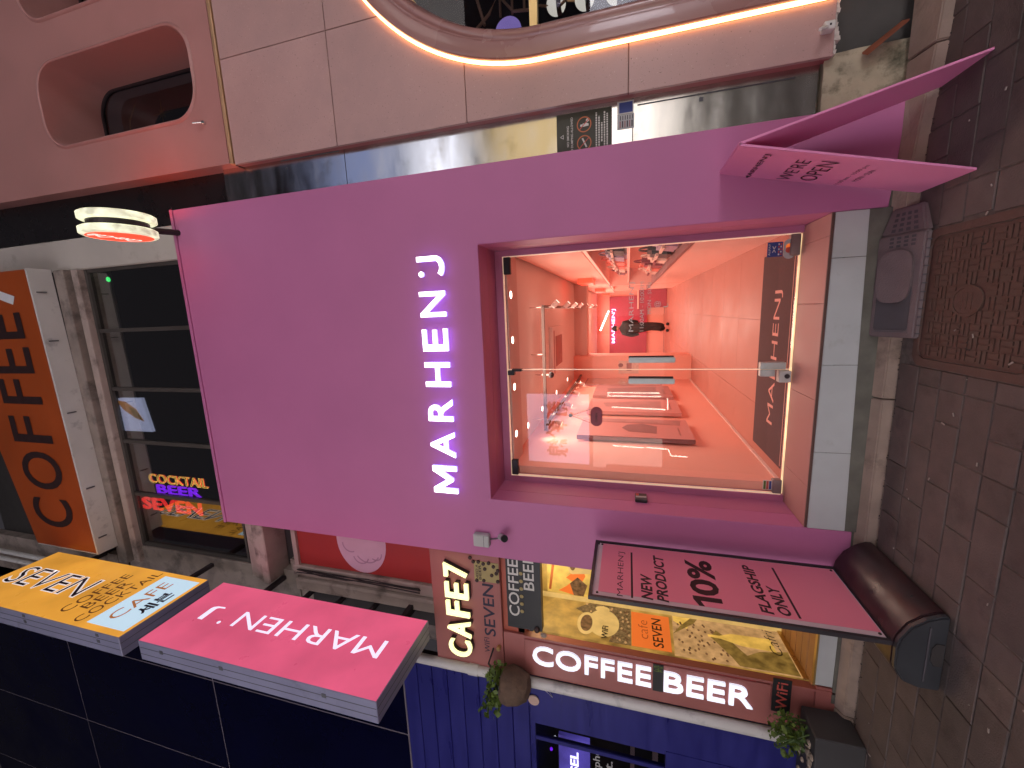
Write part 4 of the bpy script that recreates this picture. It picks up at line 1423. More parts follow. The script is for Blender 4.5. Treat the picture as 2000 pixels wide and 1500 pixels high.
# far left upper bits beyond the orange board
B(-3.6, -2.9, 3.2, 3.3, 8.0, 10.8).build('left_pier', 'plaster_brown', cf)
for xx in (-3.1, -3.22):
    MB().tube([(xx, 3.12, 8.2), (xx, 3.12, 10.8)], .03, 10).build('drain_pipe', 'white_alu', cf)
# green lamps, neon and screen behind the windows
for i, p in enumerate(((.58, 3.40, 7.44), (-.45, 3.40, 7.79), (-1.565, 3.40, 7.75))):
    t = MB().ball(p, .03, .02, .02, 10, 6).build('green_lamp', 'lamp_green', smooth=True)
    tag(t, ('green light spot nearest the cream column behind the upstairs windows', 'green light spot in the second upstairs window from the column', 'green light spot in the fourth upstairs window from the column')[i], 'lamp', 'green lights upstairs')
tv = thing('lit_screen', 'pale lit picture screen hung under the cafe ceiling behind the upstairs windows', 'screen', (-1.2, 3.95, 8.4))
TV = [(-.84, 3.378, 7.82), (-.83, 3.378, 7.26), (-1.25, 3.378, 7.18), (-1.255, 3.378, 7.83)]
q = [Vector(p) for p in TV]
m = MB().add([p for p in q] + [p + Vector((0, .035, 0)) for p in q], [(0, 1, 2, 3), (7, 6, 5, 4), (0, 4, 5, 1), (1, 5, 6, 2), (2, 6, 7, 3), (3, 7, 4, 0)])
m.build('panel', 'screen', tv)
MB().prism([(-.86, 7.70), (-.88, 7.54), (-.97, 7.38), (-1.12, 7.28), (-1.08, 7.42), (-.98, 7.60)], XZ, 3.3735, 3.3775).build('picture', 'screen_picture', tv)
MB().prism([(-.94, 7.48), (-.98, 7.38), (-1.10, 7.30), (-1.06, 7.43)], XZ, 3.369, 3.373).build('picture', 'poster_olive', tv)
ne = thing('neon_words', 'upright neon words COCKTAIL BEER SEVEN glowing behind the upstairs window', 'neon sign', (-2.0, 3.45, 7.0))
nyy = 3.45
put_glyph('COCKTAIL', (-1.955, nyy, 7.50), -Zd, Xd, 1.0, .125, 'neon_yellow', ne, 'tube_letters', bold=.0, outline=.016, ext=.02)
put_glyph('COCKTAIL', (-1.948, nyy, 7.49), -Zd, Xd, .98, .11, 'neon_red', ne, 'inner_letters', bold=-.022, ext=.006)
put_glyph('BEER', (-2.09, nyy, 7.40), -Zd, Xd, .74, .115, 'neon_violet', ne, 'tube_letters', bold=.004, ext=.02)
put_glyph('SEVEN', (-2.335, nyy, 7.72), -Zd, Xd, 1.03, .165, 'neon_scarlet', ne, 'tube_letters', bold=.012, ext=.02)
# orange COFFEE 7 fascia
oc = thing('orange_fascia_sign', 'long orange fascia board with dark letters COFFEE 7 over the upstairs windows', 'sign', (-1, 3.0, 8.0))
MB().hexa([(-2.745, 3.0, 7.955), (.70, 3.0, 8.035), (.70, 3.14, 8.035), (-2.745, 3.14, 7.955),
           (-2.745, 3.0, 9.12), (.70, 3.0, 9.9), (.70, 3.14, 9.9), (-2.745, 3.14, 9.12)]).build('face_board', 'orange_board', oc)
MB().hexa([(-2.755, 2.992, 7.925), (.71, 2.992, 8.005), (.71, 3.197, 8.005), (-2.755, 3.197, 7.925),
           (-2.755, 2.992, 7.953), (.71, 2.992, 8.033), (.71, 3.197, 8.033), (-2.755, 3.197, 7.953)]).build('bottom_trim', 'white_alu', oc)
B(-2.7555, -2.747, 2.995, 3.14, 7.96, 9.1).build('side_trim', 'white_alu', oc)
for x in (.45, -.1, -.95, -1.9, -2.55):
    B(x - .006, x + .006, 3.03, 3.11, 7.925 + (x + 2.7) * .0232 - .014, 7.926 + (x + 2.7) * .0232).build('clamp', 'seam', oc)
xl = [('C', -2.462, -2.07), ('O', -1.95, -1.45), ('F', -1.335, -1.0), ('F', -.845, -.54), ('E', -.47, -.16), ('E', -.06, .24)]
for k, (ch, a, b) in enumerate(xl):
    put_glyph(ch, (a, 2.998, 8.245 + (a + 2.4) * .03), Xd, Zd, b - a, .76, 'orange_print', oc, 'letter', ext=.003, bold=.01, res=5)
put_glyph('7', (.30, 2.998, 8.33), Xd, Zd, .36, .80, 'white_print', oc, 'letter', ext=.003, bold=.02)

# round double faced sign by the column
rs = thing('round_double_sign', 'pair of round lit discs with red faces on a bracket beside the cream column', 'sign', (.85, 2.7, 5.9))
DX, DY, DZ, DR = .80, 2.66, 5.90, .262
for i, x0 in enumerate((DX, DX + .125)):
    MB().lathe([(DR * .93, 0), (DR, .012), (DR, .058), (DR * .93, .07)], (x0, DY + i * .02, DZ + i * .02), 'x', 48).build('disc', 'disc_rim', rs, smooth=True)
    fx = x0 - .002 if i == 0 else x0 + .071
    MB().lathe([(DR * .86, 0), (DR * .86, .0015)], (fx if i == 0 else fx, DY + i * .02, DZ + i * .02), 'x', 48).build('face', 'disc_red' if i == 0 else 'disc_red_bright', rs)
MB().lathe([(DR * .8, 0), (DR * .8, .055)], (DX + .070, DY + .01, DZ + .01), 'x', 32).build('core', 'dark_metal', rs)
put_glyph('Coca-Cola', (DX - .0025, DY + .19, DZ + .0), -Yd, Zd, .38, .12, 'disc_white', rs, ext=.001, bold=.015, shear=.25)
put_glyph('Coca-Cola', (DX + .1985, DY - .17, DZ + .02), Yd, Zd, .38, .12, 'disc_white', rs, ext=.001, bold=.015, shear=.25)
MB().tube([(DX + .09, DY + .2, DZ - .03), (DX + .10, DY + .40, DZ - .08), (DX + .11, 3.31, DZ - .12)], .028, 8).build('bracket', 'dark_metal', rs)

# ------------------------------------------------ blade signs
XB = -2.80
pb = thing('pink_blade_sign', 'glowing hot pink blade sign box with a white name reading upward', 'sign', (-2.9, 2.56, 3.38))
B(XB - .20, XB - .004, 2.15, 2.98, 3.375, 5.88).build('case', 'box_case', pb, bevel=.004)
B(XB - .0035, XB, 2.156, 2.974, 3.381, 5.874).build('face', 'shop_box_pink', pb)
for dx_ in (.068, .135):
    B(XB - dx_ - .002, XB - dx_ + .002, 2.1478, 2.1498, 3.38, 5.875).build('seam', 'seam', pb)
    B(XB - dx_ - .002, XB - dx_ + .002, 2.155, 2.975, 3.3726, 3.3746).build('seam', 'seam', pb)
for z in (3.85, 4.9, 5.6):
    B(XB - .085, XB - .05, 2.1468, 2.1496, z - .02, z + .02).build('clip', 'clip', pb)
put_glyph("MARHEN", (XB, 2.672, 3.60), Zd, -Yd, 1.60, .185, 'shop_box_white', pb, 'lettering', ext=.0012, bold=-.002)
put_glyph("J", (XB, 2.672, 5.46), Zd, -Yd, .15, .185, 'shop_box_white', pb, 'lettering', ext=.0012, bold=-.002)
MB().prism(circ(2.497, 5.345, .018, n=16), YZ, XB + .0006, XB + .0012).build('dot', 'shop_box_white', pb)
ob_ = thing('orange_blade_sign', 'glowing amber blade sign box with SEVEN and a pale blue cafe patch', 'sign', (-2.9, 2.55, 6.1))
B(XB - .205, XB - .004, 2.13, 2.975, 6.10, 8.66).build('case', 'box_case', ob_, bevel=.004)
B(XB - .0035, XB, 2.136, 2.969, 6.106, 8.654).build('face', 'box_orange', ob_)
for dx_ in (.068, .135):
    B(XB - dx_ - .002, XB - dx_ + .002, 2.1278, 2.1298, 6.11, 8.65).build('seam', 'seam', ob_)
    B(XB - dx_ - .002, XB - dx_ + .002, 2.135, 2.97, 6.0976, 6.0996).build('seam', 'seam', ob_)
for z in (6.4, 7.5):
    for d_ in (.035, .10):
        B(XB - d_ - .015, XB - d_ + .015, 2.1268, 2.1296, z - .02, z + .02).build('clip', 'clip', ob_)
put_glyph('SEVEN', (XB, 2.40, 8.55), -Zd, Yd, 1.27, .30, 'box_outline', ob_, 'outline', ext=.0008, bold=.03, shear=.0)
put_glyph('SEVEN', (XB, 2.412, 8.53), -Zd, Yd, 1.23, .276, 'box_ink', ob_, 'lettering', ext=.0016, bold=-.01)
for body, y0, w, z, h in (('COFFEE', 2.235, .60, 7.055, .125), ('BEER', 2.325, .41, 6.895, .12), ('COCKTAIL', 2.175, .765, 6.735, .115)):
    put_glyph(body, (XB, y0, z), Yd, Zd, w, h, 'box_brown', ob_, ext=.0012, bold=0.)
MB().prism([(2.195, 6.14), (2.91, 6.14), (2.91, 6.66), (2.195, 6.66)], YZ, XB + .0004, XB + .001).build('pale_patch', 'box_pale', ob_)
put_glyph('CAFE', (XB, 2.285, 6.405), Yd, Zd, .54, .15, 'box_rust', ob_, ext=.0018, bold=0.)
put_glyph('세븐', (XB, 2.40, 6.20), Yd, Zd, .31, .15, 'box_ink', ob_, ext=.0018, bold=.03)
for o, zz in ((pb, (3.7, 5.4)), (ob_, (6.5, 8.2))):
    for z in zz:
        B(XB - .12, XB - .08, 2.981, 3.34, z - .025, z + .025).build('wall_bracket', 'dark_metal', o)

# ================================================================== cafe at street level, left of the pink shop
cg = thing('cafe_entrance', 'cafe entrance with red sign boards and lit coffee posters left of the pink shop', 'cafe front', (-2.8, 3.15, 0))
# CAFE7 board
B(-3.372, PL - .004, 3.15, 3.34, 2.705, 3.405).build('sign_board', 'red_sign', cg, bevel=.004)
lb = [('C', -3.235, -3.035), ('A', -3.02, -2.825), ('F', -2.80, -2.622), ('E', -2.612, -2.425), ('7', -2.395, -2.23)]
for ch, a, b in lb:
    b -= .028
    put_glyph(ch, (a, 3.108, 3.003), Xd, Zd, b - a, .236, 'sign_cream', cg, 'lit_letter', ext=.022, bold=.014, res=5)
    put_glyph(ch, (a - .004, 3.1485, 2.997), Xd, Zd, b - a + .008, .244, 'dark_metal', cg, 'letter_back', ext=.038, bold=.016, res=5)
put_glyph('SEVEN', (-3.0, 3.149, 2.772), Xd, Zd, .545, .112, 'navy_print', cg, ext=.0015, bold=.012)
put_glyph('WIFI', (-3.185, 3.149, 2.84), Xd, Zd, .16, .052, 'navy_print', cg, ext=.0015, bold=.0)
nn = thing('beer_note', 'yellow NEED BEER note dotted with bottle caps on the red board', 'note', (-2.33, 3.14, 2.83))
B(-2.432, -2.232, 3.1445, 3.1485, 2.712, 2.952).build('sheet', 'note_yellow', nn)
put_glyph('NEED A', (-2.415, 3.144, 2.912), Xd, Zd, .15, .024, 'black_print', nn, ext=.001)
put_glyph('BEER', (-2.415, 3.144, 2.882), Xd, Zd, .15, .024, 'black_print', nn, ext=.001)
caps = [(-2.205, 2.985), (-2.24, 2.955), (-2.236, 2.905), (-2.25, 2.858), (-2.236, 2.805), (-2.265, 2.76), (-2.33, 2.735), (-2.355, 2.78), (-2.30, 2.845), (-2.42, 2.86), (-2.428, 2.93), (-2.41, 2.725), (-2.30, 2.72)]
for cx, cz in caps:
    MB().lathe([(.0175, 0), (.0165, -.008), (.013, -.010)], (cx, 3.1440, cz), 'y', 14).build('bottle_cap', 'cap_dark', nn)
# red boards between sign and window
B(-3.35, PL - .004, 3.19, 3.34, 2.495, 2.704).build('lower_board', 'red_orange', cg)
B(-3.352, -2.94, 3.165, 3.3, 2.50, 2.70).build('corner_board', 'red_sign', cg)
# hanging black box COFFEE BEER
hb = thing('black_hanging_sign', 'black hanging box sign with white words COFFEE BEER under the red board', 'sign', (-2.5, 3.1, 2.4))
B(-2.82, PL - .002, 3.105, 3.18, 2.315, 2.632).build('box', 'black_plastic', hb)
put_glyph('COFFEE', (-2.70, 3.1045, 2.515), Xd, Zd, .56, .098, 'print_white', hb, ext=.001, bold=.01)
put_glyph('BEER', (-2.42, 3.1045, 2.375), Xd, Zd, .36, .095, 'print_white', hb, ext=.001, bold=.01)
for k in range(6):
    MB().lathe([(.013, -.004), (.018, 0), (.013, .004)], (-2.64 + k * .075, 3.1, 2.492), 'y', 10).build('chain_link', 'note_yellow', hb)
MB().ball((-2.80, 3.095, 2.36), .03, .02, .025, 8, 6).build('trinket', 'cap_dark', hb)
MB().ball((-2.84, 3.095, 2.30), .022, .02, .03, 8, 6).build('trinket', 'pebble', hb)
# red pillar with the upright COFFEE BEER letters
pl_ = thing('upright_letter_sign', 'red pillar sign with glowing white COFFEE BEER letters turned on their side', 'sign', (-3.1, 3.12, .3))
B(-3.335, -2.93, 3.15, 3.186, .08, 2.494).build('pillar', 'red_sign', pl_)
B(-3.30, -2.955, 3.135, 3.1495, .50, 2.49).build('letter_board', 'red_sign', pl_)
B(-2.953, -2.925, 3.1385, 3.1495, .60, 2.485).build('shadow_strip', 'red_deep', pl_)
B(-2.924, -2.904, 3.12, 3.186, .08, 2.494).build('edge_strip', 'red_sign', pl_)
put_letters('COFFEE', (-3.183, 3.1345, 2.415), -Zd, Xd, 1.03, .19, 'sign_core', pl_, 'lit_letter', ext=.02, bold=.008)
put_letters('BEER', (-3.192, 3.1345, 1.285), -Zd, Xd, .67, .19, 'sign_core', pl_, 'lit_letter', ext=.02, bold=.008)
B(-3.215, -2.955, 3.128, 3.1345, 1.288, 1.372).build('dark_plate', 'black_plastic', pl_)
put_glyph('宝', (-3.02, 3.1275, 1.365), -Zd, Xd, .07, .06, 'leaf', pl_, 'plate_mark', ext=.001)
wf = thing('wifi_plate', 'black WiFi plate at the foot of the red pillar', 'sign', (-3.0, 3.13, .43))
B(-3.16, -2.865, 3.112, 3.119, .365, .492).build('plate', 'black_plastic', wf)
put_glyph('WiFi', (-3.13, 3.1115, .39), Xd, Zd, .24, .075, 'print_red', wf, ext=.001)
# recessed entrance: back, side wall with posters, boarded floor
A0 = Vector((-2.9, 3.19, 0))
A1 = Vector((-2.98, 3.8, 0))
UD = (A1 - A0).normalized()
ND = UD.cross(Zd)


def sq(pts, dep=.0):
    """outline on the slanted side wall (along, height)"""
    return lambda a, b, d: tuple(A0 + UD * a + Zd * b + ND * d)


SW = sq(None)
MB().prism([(0, .222), (.62, .222), (.62, 2.52), (0, 2.42)], SW, -.06, -.001).build('side_glass', 'poster_gold', cg)
ps = thing('coffee_poster', 'lit brown and gold coffee poster with a big cup and an orange cafe SEVEN patch', 'poster', (-2.9, 3.2, .4))
MB().prism([(.01, 1.20), (.575, 1.17), (.575, 2.40), (.01, 2.36)], SW, .0, .003).build('upper_sheet', 'poster_gold', ps)
MB().prism([(.03, 1.55), (.575, 1.55), (.575, 1.95), (.45, 2.08), (.2, 1.70), (.03, 1.74)], SW, .0035, .005).build('bean_print', 'poster_bean', ps)
MB().prism(circ(.285, 1.80, .205, .145, 30), SW, .0055, .0065).build('cup_print', 'poster_cream', ps)
MB().prism(circ(.24, 1.955, .17, .085, 30), SW, .007, .008).build('cup_rim', 'poster_cream', ps)
MB().prism(circ(.24, 1.955, .125, .055, 26), SW, .0085, .0095).build('coffee_print', 'poster_coffee', ps)
MB().prism(circ(.50, 1.82, .05, .07, 20), SW, .0055, .006).build('cup_handle', 'poster_cream', ps)
rnd = random.Random(9)
for _ in range(70):
    a, b = rnd.uniform(.05, .55), rnd.uniform(1.56, 1.98)
    if ((a - .285) / .22) ** 2 + ((b - 1.80) / .16) ** 2 < 1 or ((a - .24) / .18) ** 2 + ((b - 1.955) / .09) ** 2 < 1:
        continue
    if b > 1.72 and a < .3:
        continue
    MB().prism(circ(a, b, .018, .011, 8), SW, .0052, .0056).build('bean', 'poster_tan' if rnd.random() < .5 else 'poster_coffee', ps)
put_glyph('WiFi', A0 + UD * .045 + Zd * 1.752 + ND * .011, UD, Zd, .19, .055, 'poster_ink', ps, ext=.001, bold=.03)
MB().prism([(.035, 1.215), (.535, 1.198), (.535, 1.545), (.03, 1.545)], SW, .0055, .007).build('orange_patch', 'poster_orange', ps)
put_glyph('cafe', A0 + UD * .15 + Zd * 1.40 + ND * .0075, UD, Zd, .27, .085, 'poster_rust', ps, ext=.001, bold=-.012)
put_glyph('SEVEN', A0 + UD * .065 + Zd * 1.275 + ND * .0075, UD, Zd, .41, .088, 'poster_ink', ps, ext=.001, bold=.012)
ps2 = thing('bottle_poster', 'lit tan poster with a golden bottle and map print below the orange patch', 'poster', (-2.9, 3.2, .25))
MB().prism([(.01, .26), (.58, .26), (.58, 1.165), (.01, 1.195)], SW, .0, .003).build('sheet', 'poster_tan', ps2)
MB().prism([(.40, 1.05), (.575, 1.0), (.575, 1.16), (.5, 1.16)], SW, .0035, .004).build('yellow_leaf', 'poster_yellow', ps2)
MB().prism([(.30, 1.18), (.50, .98), (.575, .94), (.575, 1.0), (.44, 1.10)], SW, .0035, .0042).build('dark_branch', 'poster_olive', ps2)
MB().prism([(.02, .70), (.12, .74), (.34, .86), (.45, .80), (.36, .72), (.18, .62), (.02, .52)], SW, .0035, .0042).build('dark_branch', 'poster_olive', ps2)
MB().prism([(.02, .27), (.30, .27), (.24, .50), (.10, .70), (.02, .66)], SW, .0045, .005).build('olive_ground', 'poster_olive', ps2)
MB().prism([(.34, .88), (.37, .88), (.375, .78), (.43, .68), (.44, .36), (.27, .36), (.28, .62), (.335, .78)], SW, .0055, .0065).build('bottle_print', 'poster_yellow', ps2)
rnd = random.Random(21)
for _ in range(46):
    a, b = rnd.uniform(.04, .5), rnd.uniform(.75, 1.14)
    MB().prism(circ(a, b, .016, .010, 7), SW, .0036, .0041).build('map_mark', 'poster_coffee', ps2)
put_glyph('Cafri', A0 + UD * .22 + Zd * .315 + ND * .007, UD, Zd, .33, .085, 'poster_ink', ps2, ext=.001, bold=-.01, shear=.25)
# door frame at the inner corner, back door with its poster
MB().prism([(.585, .225), (.615, .225), (.615, 2.50), (.585, 2.48)], SW, .0, .04).build('corner_frame', 'poster_cream', cg)
MB().prism([(0, .226), (.60, .226), (.60, .262), (0, .262)], SW, .001, .012).build('base_rail', 'gold_frame', cg)
B(-2.98, -1.9, 3.80, 3.84, .225, 2.50).build('back_door', 'poster_gold', cg)
B(-3.0, -1.9, 3.19, 3.85, 2.50, 2.56).build('entrance_ceiling', 'cafe_ceiling_tan', cg)
ps3 = thing('cup_poster', 'bright yellow poster of two white coffee cups and red leaves in the cafe doorway', 'poster', (-2.7, 3.79, 2.1))
B(-2.93, -2.05, 3.794, 3.799, 1.88, 2.40).build('sheet', 'poster_yellow', ps3)
yy = 3.7935
MB().prism([(-2.82, 2.06), (-2.70, 2.0), (-2.60, 2.03), (-2.60, 2.16), (-2.68, 2.14), (-2.74, 2.20)], XZ, yy - .001, yy).build('leaf_print', 'poster_orange', ps3)
MB().prism([(-2.90, 2.28), (-2.84, 2.20), (-2.78, 2.14), (-2.86, 2.10), (-2.93, 2.12)], XZ, yy - .001, yy).build('leaf_print', 'poster_orange', ps3)
MB().prism([(-2.93, 2.02), (-2.80, 1.98), (-2.72, 2.08), (-2.80, 2.16), (-2.93, 2.12)], XZ, yy - .0022, yy - .0012).build('bean_heap', 'poster_coffee', ps3)
MB().prism([(-2.66, 1.95), (-2.50, 1.95), (-2.48, 2.12), (-2.69, 2.14)], XZ, yy - .0034, yy - .0024).build('cup_print', 'poster_cream', ps3)
MB().prism(circ(-2.585, 2.13, .105, .05, 24), XZ, yy - .0046, yy - .0036).build('cup_rim', 'poster_cream', ps3)
MB().prism(circ(-2.575, 2.13, .07, .032, 24), XZ, yy - .0058, yy - .0048).build('coffee_print', 'poster_coffee', ps3)
MB().prism(circ(-2.47, 2.07, .05, .03, 20), XZ, yy - .0046, yy - .0036).build('cup_rim', 'poster_cream', ps3)
MB().prism(circ(-2.465, 2.07, .03, .018, 20), XZ, yy - .0058, yy - .0048).build('coffee_print', 'poster_coffee', ps3)
MB().prism([(-2.9, 2.36), (-2.3, 2.28), (-2.3, 2.31), (-2.9, 2.385)], XZ, yy - .001, yy).build('ribbon_print', 'poster_rust', ps3)
# floor boards, pale riser and base
for k in range(6):
    B(-2.97, PL, 3.155 + k * .108, 3.155 + k * .108 + .098, .17, .224).build('floor_board', 'wood_slat', cg, bevel=.003)
B(-2.87, PL, 3.128, 3.154, .055, .214).build('riser_slab', 'white_riser', cg, bevel=.002)
B(-2.87, PL, 3.12, 3.1535, .2142, .2262).build('nosing', 'gold_frame', cg)
B(-3.3, -2.88, 3.125, 3.149, .02, .20).build('pillar_foot', 'red_sign', cg)
area_lamp('cafe_door_lamp', (-2.55, 3.5, 2.47), .4, 6, (1, .72, .36))

# white downpipe along the blue wall
dp = thing('white_downpipe', 'broad white downpipe between the red cafe pillar and the blue wall', 'downpipe', (-3.39, 3.1, .2))
MB().prism(circ(-3.395, 3.13, .045, .045, 16), lambda a, b, d: (a, b, d), .22, 3.0).build('pipe', 'white_alu', dp, smooth=True)
MB().prism(circ(-3.395, 3.13, .045, .045, 16), lambda a, b, d: (a, b, d), 3.0, 3.75).build('pipe', 'white_alu', dp, smooth=True)
MB().prism(circ(-3.395, 3.13, .052, .052, 16), lambda a, b, d: (a, b, d), 2.96, 3.06).build('coupling', 'white_alu', dp, smooth=True)
# ================================================================== blue building
bb = thing('blue_building', 'dark blue clad building with a shop window on the far left', 'building', (-5, 3.2, 0))
bx = [-3.445, -4.5, -5.9, -7.4, -9.5]
bz = [3.87, 5.98, 6.70, 9.55, 12.5]
bz = [3.87, 6.70, 9.55, 12.5]
for a, b in zip(bx[:-1], bx[1:]):
    for z0, z1 in zip(bz[:-1], bz[1:]):
        B(b + .008, a - .008, 3.2, 3.23, z0 + .008, z1 - .008).build('glossy_panel', 'blue_panel', bb, bevel=.002)
B(-9.5, -3.45, 3.2025, 3.3, 3.86, 12.5).build('panel_bed', 'blue_joint', bb)
z = 2.49
while z < 3.84:
    B(-9.5, -3.45, 3.20, 3.24, z, min(z + .168, 3.86)).build('siding_board', 'blue_siding', bb, bevel=.006)
    z += .172
B(-9.5, -3.46, 3.2405, 3.3, 2.44, 3.86).build('wall_bed', 'near_black', bb)
B(-3.885, -3.45, 3.195, 3.3, -.02, 2.484).build('corner_panel', 'blue_siding', bb)
B(-9.5, -3.886, 3.19, 3.3, -.02, 1.245).build('lower_wall', 'blue_siding', bb)
B(-9.5, -3.886, 3.20, 3.3, 2.435, 2.484).build('window_head', 'blue_siding', bb)
B(-3.93, -3.8865, 3.20, 3.26, 1.246, 2.434).build('window_jamb', 'blue_siding', bb)
B(-4.13, -4.09, 3.21, 3.25, 1.246, 2.434).build('window_bar', 'blue_siding', bb)
B(-9.5, -3.9305, 3.22, 3.226, 1.246, 2.434).build('window_pane', 'dark_glass', bb)
B(-9.5, -3.9, 4.4, 4.45, .8, 2.7).build('room_back', 'dark_interior', bb)
B(-3.92, -3.90, 3.28, 4.4, 1.2, 2.5).build('room_side', 'blue_siding', bb)
B(-9.5, -3.9, 3.27, 4.4, 2.48, 2.52).build('room_ceiling', 'blue_siding', bb)
sc_ = thing('window_screen', 'lit violet screen with pale letters inside the blue shop window', 'screen', (-4.3, 3.35, 2.1))
B(-4.9, -4.20, 3.36, 3.40, 1.93, 2.24).build('panel', 'purple_screen', sc_)
put_glyph('SEL', (-4.62, 3.3595, 2.04), Xd, Zd, .26, .085, 'opp_sign', sc_, ext=.001, bold=.03)
MB().ball((-4.22, 3.33, 2.27), .025, .02, .02, 10, 6).build('glint', 'sign_white', sc_)
MB().ball((-4.36, 3.33, 2.31), .016, .015, .015, 8, 6).build('violet_spot', 'neon_violet', sc_)
tx = thing('window_lettering', 'pale shop lettering on the glass of the blue shop window', 'lettering', (-4.4, 3.21, 1.8))
put_glyph('Orphe', (-4.45, 3.2185, 1.80), Xd, Zd, .36, .085, 'sticker_grey', tx, ext=.0008, bold=.012)
put_glyph('spot.', (-4.52, 3.2185, 1.68), Xd, Zd, .34, .085, 'sticker_grey', tx, ext=.0008, bold=.012)
for z0, z1 in ((1.50, 1.54), (1.28, 1.33)):
    B(-9, -3.94, 3.5, 3.56, z0, z1).build('inner_rail', 'wood_disc', bb)
# round wood slice, clip, hanging basket on the boundary
wd = thing('wood_slice', 'small pale round wood slice on the blue wall beside the hanging basket', 'wood slice', (-3.65, 3.18, 2.44))
MB().lathe([(.052, 0), (.055, -.006), (.052, -.014)], (-3.655, 3.193, 2.437), 'y', 24).build('slice', 'wood_disc', wd)
wc = thing('white_socket', 'small white socket box with loose wire on the blue wall by the downpipe', 'socket', (-3.47, 3.18, 1.9))
B(-3.50, -3.455, 3.16, 3.1945, 1.85, 1.93).build('box', 'white_alu', wc, bevel=.006)
B(-3.475, -3.45, 3.165, 3.1945, 1.935, 1.985).build('plug', 'white_alu', wc, bevel=.004)
MB().tube([(-3.46, 3.17, 1.98), (-3.46, 3.17, 2.15), (-3.50, 3.17, 2.28), (-3.56, 3.17, 2.25), (-3.50, 3.17, 2.32), (-3.44, 3.15, 2.36)], .004, 6).build('wire', 'white_alu', wc)
hp = thing('hanging_basket', 'hanging brown fibre basket with bright green trailing leaves beside the red board', 'plant', (-3.32, 3.0, 2.58))
pot = MB().lathe([(.02, -.165), (.10, -.14), (.145, -.06), (.155, .02), (.145, .08), (.12, .10)], (-3.335, 3.0, 2.58), 'z', 20)
rnd = random.Random(3)
pot.v = [(x + rnd.uniform(-.008, .008), y + rnd.uniform(-.008, .008), z + rnd.uniform(-.006, .006)) for x, y, z in pot.v]
pot.build('basket', 'wood_bark', hp, smooth=True)
leaves((-3.34, 3.0, 2.74), (.24, .14, .10), 200, .055, 11).build('foliage', 'leaf', hp, kind='stuff')
leaves((-3.55, 2.98, 2.80), (.12, .12, .09), 90, .055, 12).build('foliage', 'leaf', hp, kind='stuff')
MB().tube([(-3.33, 3.0, 2.67), (-3.22, 3.06, 2.83), (-3.12, 3.14, 2.80)], .009, 6).build('hanger', 'dark_metal', hp)
MB().lathe([(.02, 0), (.022, -.03), (.016, -.04)], (-3.10, 3.148, 2.745), 'y', 12).build('wall_lamp', 'gold_frame', hp)
# planter on the pavement
pn_ = thing('planter_box', 'dark square planter box with pebbles and a leafy plant below the white downpipe', 'planter', (-3.3, 2.9, 0))
q0 = [(-3.04, 3.10), (-3.04, 2.84), (-3.62, 2.80), (-3.62, 3.10)]
m = MB().hexa([(x, y, 0) for x, y in q0] + [(x + .0, y - .0, .30) for x, y in q0])
m.build('box', 'planter', pn_, bevel=.008)
rnd = random.Random(6)
for k in range(26):
    MB().ball((rnd.uniform(-3.6, -3.07), rnd.uniform(2.86, 3.07), .306), rnd.uniform(.014, .028), None, .012, 8, 5).build('pebble', 'pebble', pn_)
for k in range(7):
    x, y = rnd.uniform(-3.26, -3.08), rnd.uniform(2.92, 3.02)
    MB().tube([(x, y, .29), (x + rnd.uniform(-.05, .05), y - .02, .40), (x + rnd.uniform(-.10, .06), y - rnd.uniform(.0, .08), .52)], .006, 5).build('stem', 'leaf_dark', pn_)
leaves((-3.17, 2.95, .45), (.17, .11, .12), 190, .042, 15).build('foliage', 'leaf', pn_, kind='stuff')
leaves((-3.17, 2.97, .38), (.13, .10, .07), 100, .042, 16).build('foliage', 'leaf_dark', pn_, kind='stuff')

# ================================================================== street objects
# folding A board
ab = thing('a_board', "pink folding A board reading WE'RE OPEN on the pavement right of the step", 'sign board', (.85, 2.8, 0))
YN, YF_ = 2.615, 3.095
RX, RZ = .846, 1.035
m = MB().hexa([(.585, YN, .0), (.597, YN, .0), (.597, 3.022, .0), (.585, 3.022, .0), (RX - .008, YN, RZ), (RX + .004, YN, RZ - .006), (RX + .004, YF_ + .02, RZ - .006), (RX - .008, YF_ + .02, RZ)])
m.build('front_panel', 'aframe_pink', ab, bevel=.002)
m = MB().hexa([(1.098, YN, .0), (1.110, YN, .0), (1.110, 2.945, .0), (1.098, 2.945, .0), (RX - .003, YN, RZ - .006), (RX + .009, YN, RZ), (RX + .009, YF_ + .02, RZ), (RX - .003, YF_ + .02, RZ - .006)])
m.build('rear_panel', 'aframe_pink', ab, bevel=.002)
MB().tube([(RX, YN, RZ - .008), (RX, YF_ + .02, RZ - .008)], .006, 8).build('hinge', 'aframe_pink', ab)
SV = Vector((RX - .008 - .585, 0, RZ)).normalized()
AN = (-Yd).cross(SV)


def onboard(u, v):
    return Vector((.585, YN, 0)) - Yd * u + SV * v + AN * .003


put_glyph("MARHEN'J", onboard(-.508, .878), -Yd, SV, .44, .037, 'black_print', ab, ext=.0008, bold=.006)
put_glyph("WE'RE", onboard(-.44, .672), -Yd, SV, .345, .072, 'black_print', ab, ext=.0008, bold=-.008)
put_glyph('OPEN', onboard(-.405, .545), -Yd, SV, .325, .086, 'black_print', ab, ext=.0008, bold=-.008)
put_glyph('11:00 am - 10:00 pm', onboard(-.425, .405), -Yd, SV, .355, .026, 'black_print', ab, ext=.0008, bold=-.004)
put_glyph('MON - SUN', onboard(-.33, .352), -Yd, SV, .195, .026, 'black_print', ab, ext=.0008, bold=-.004)

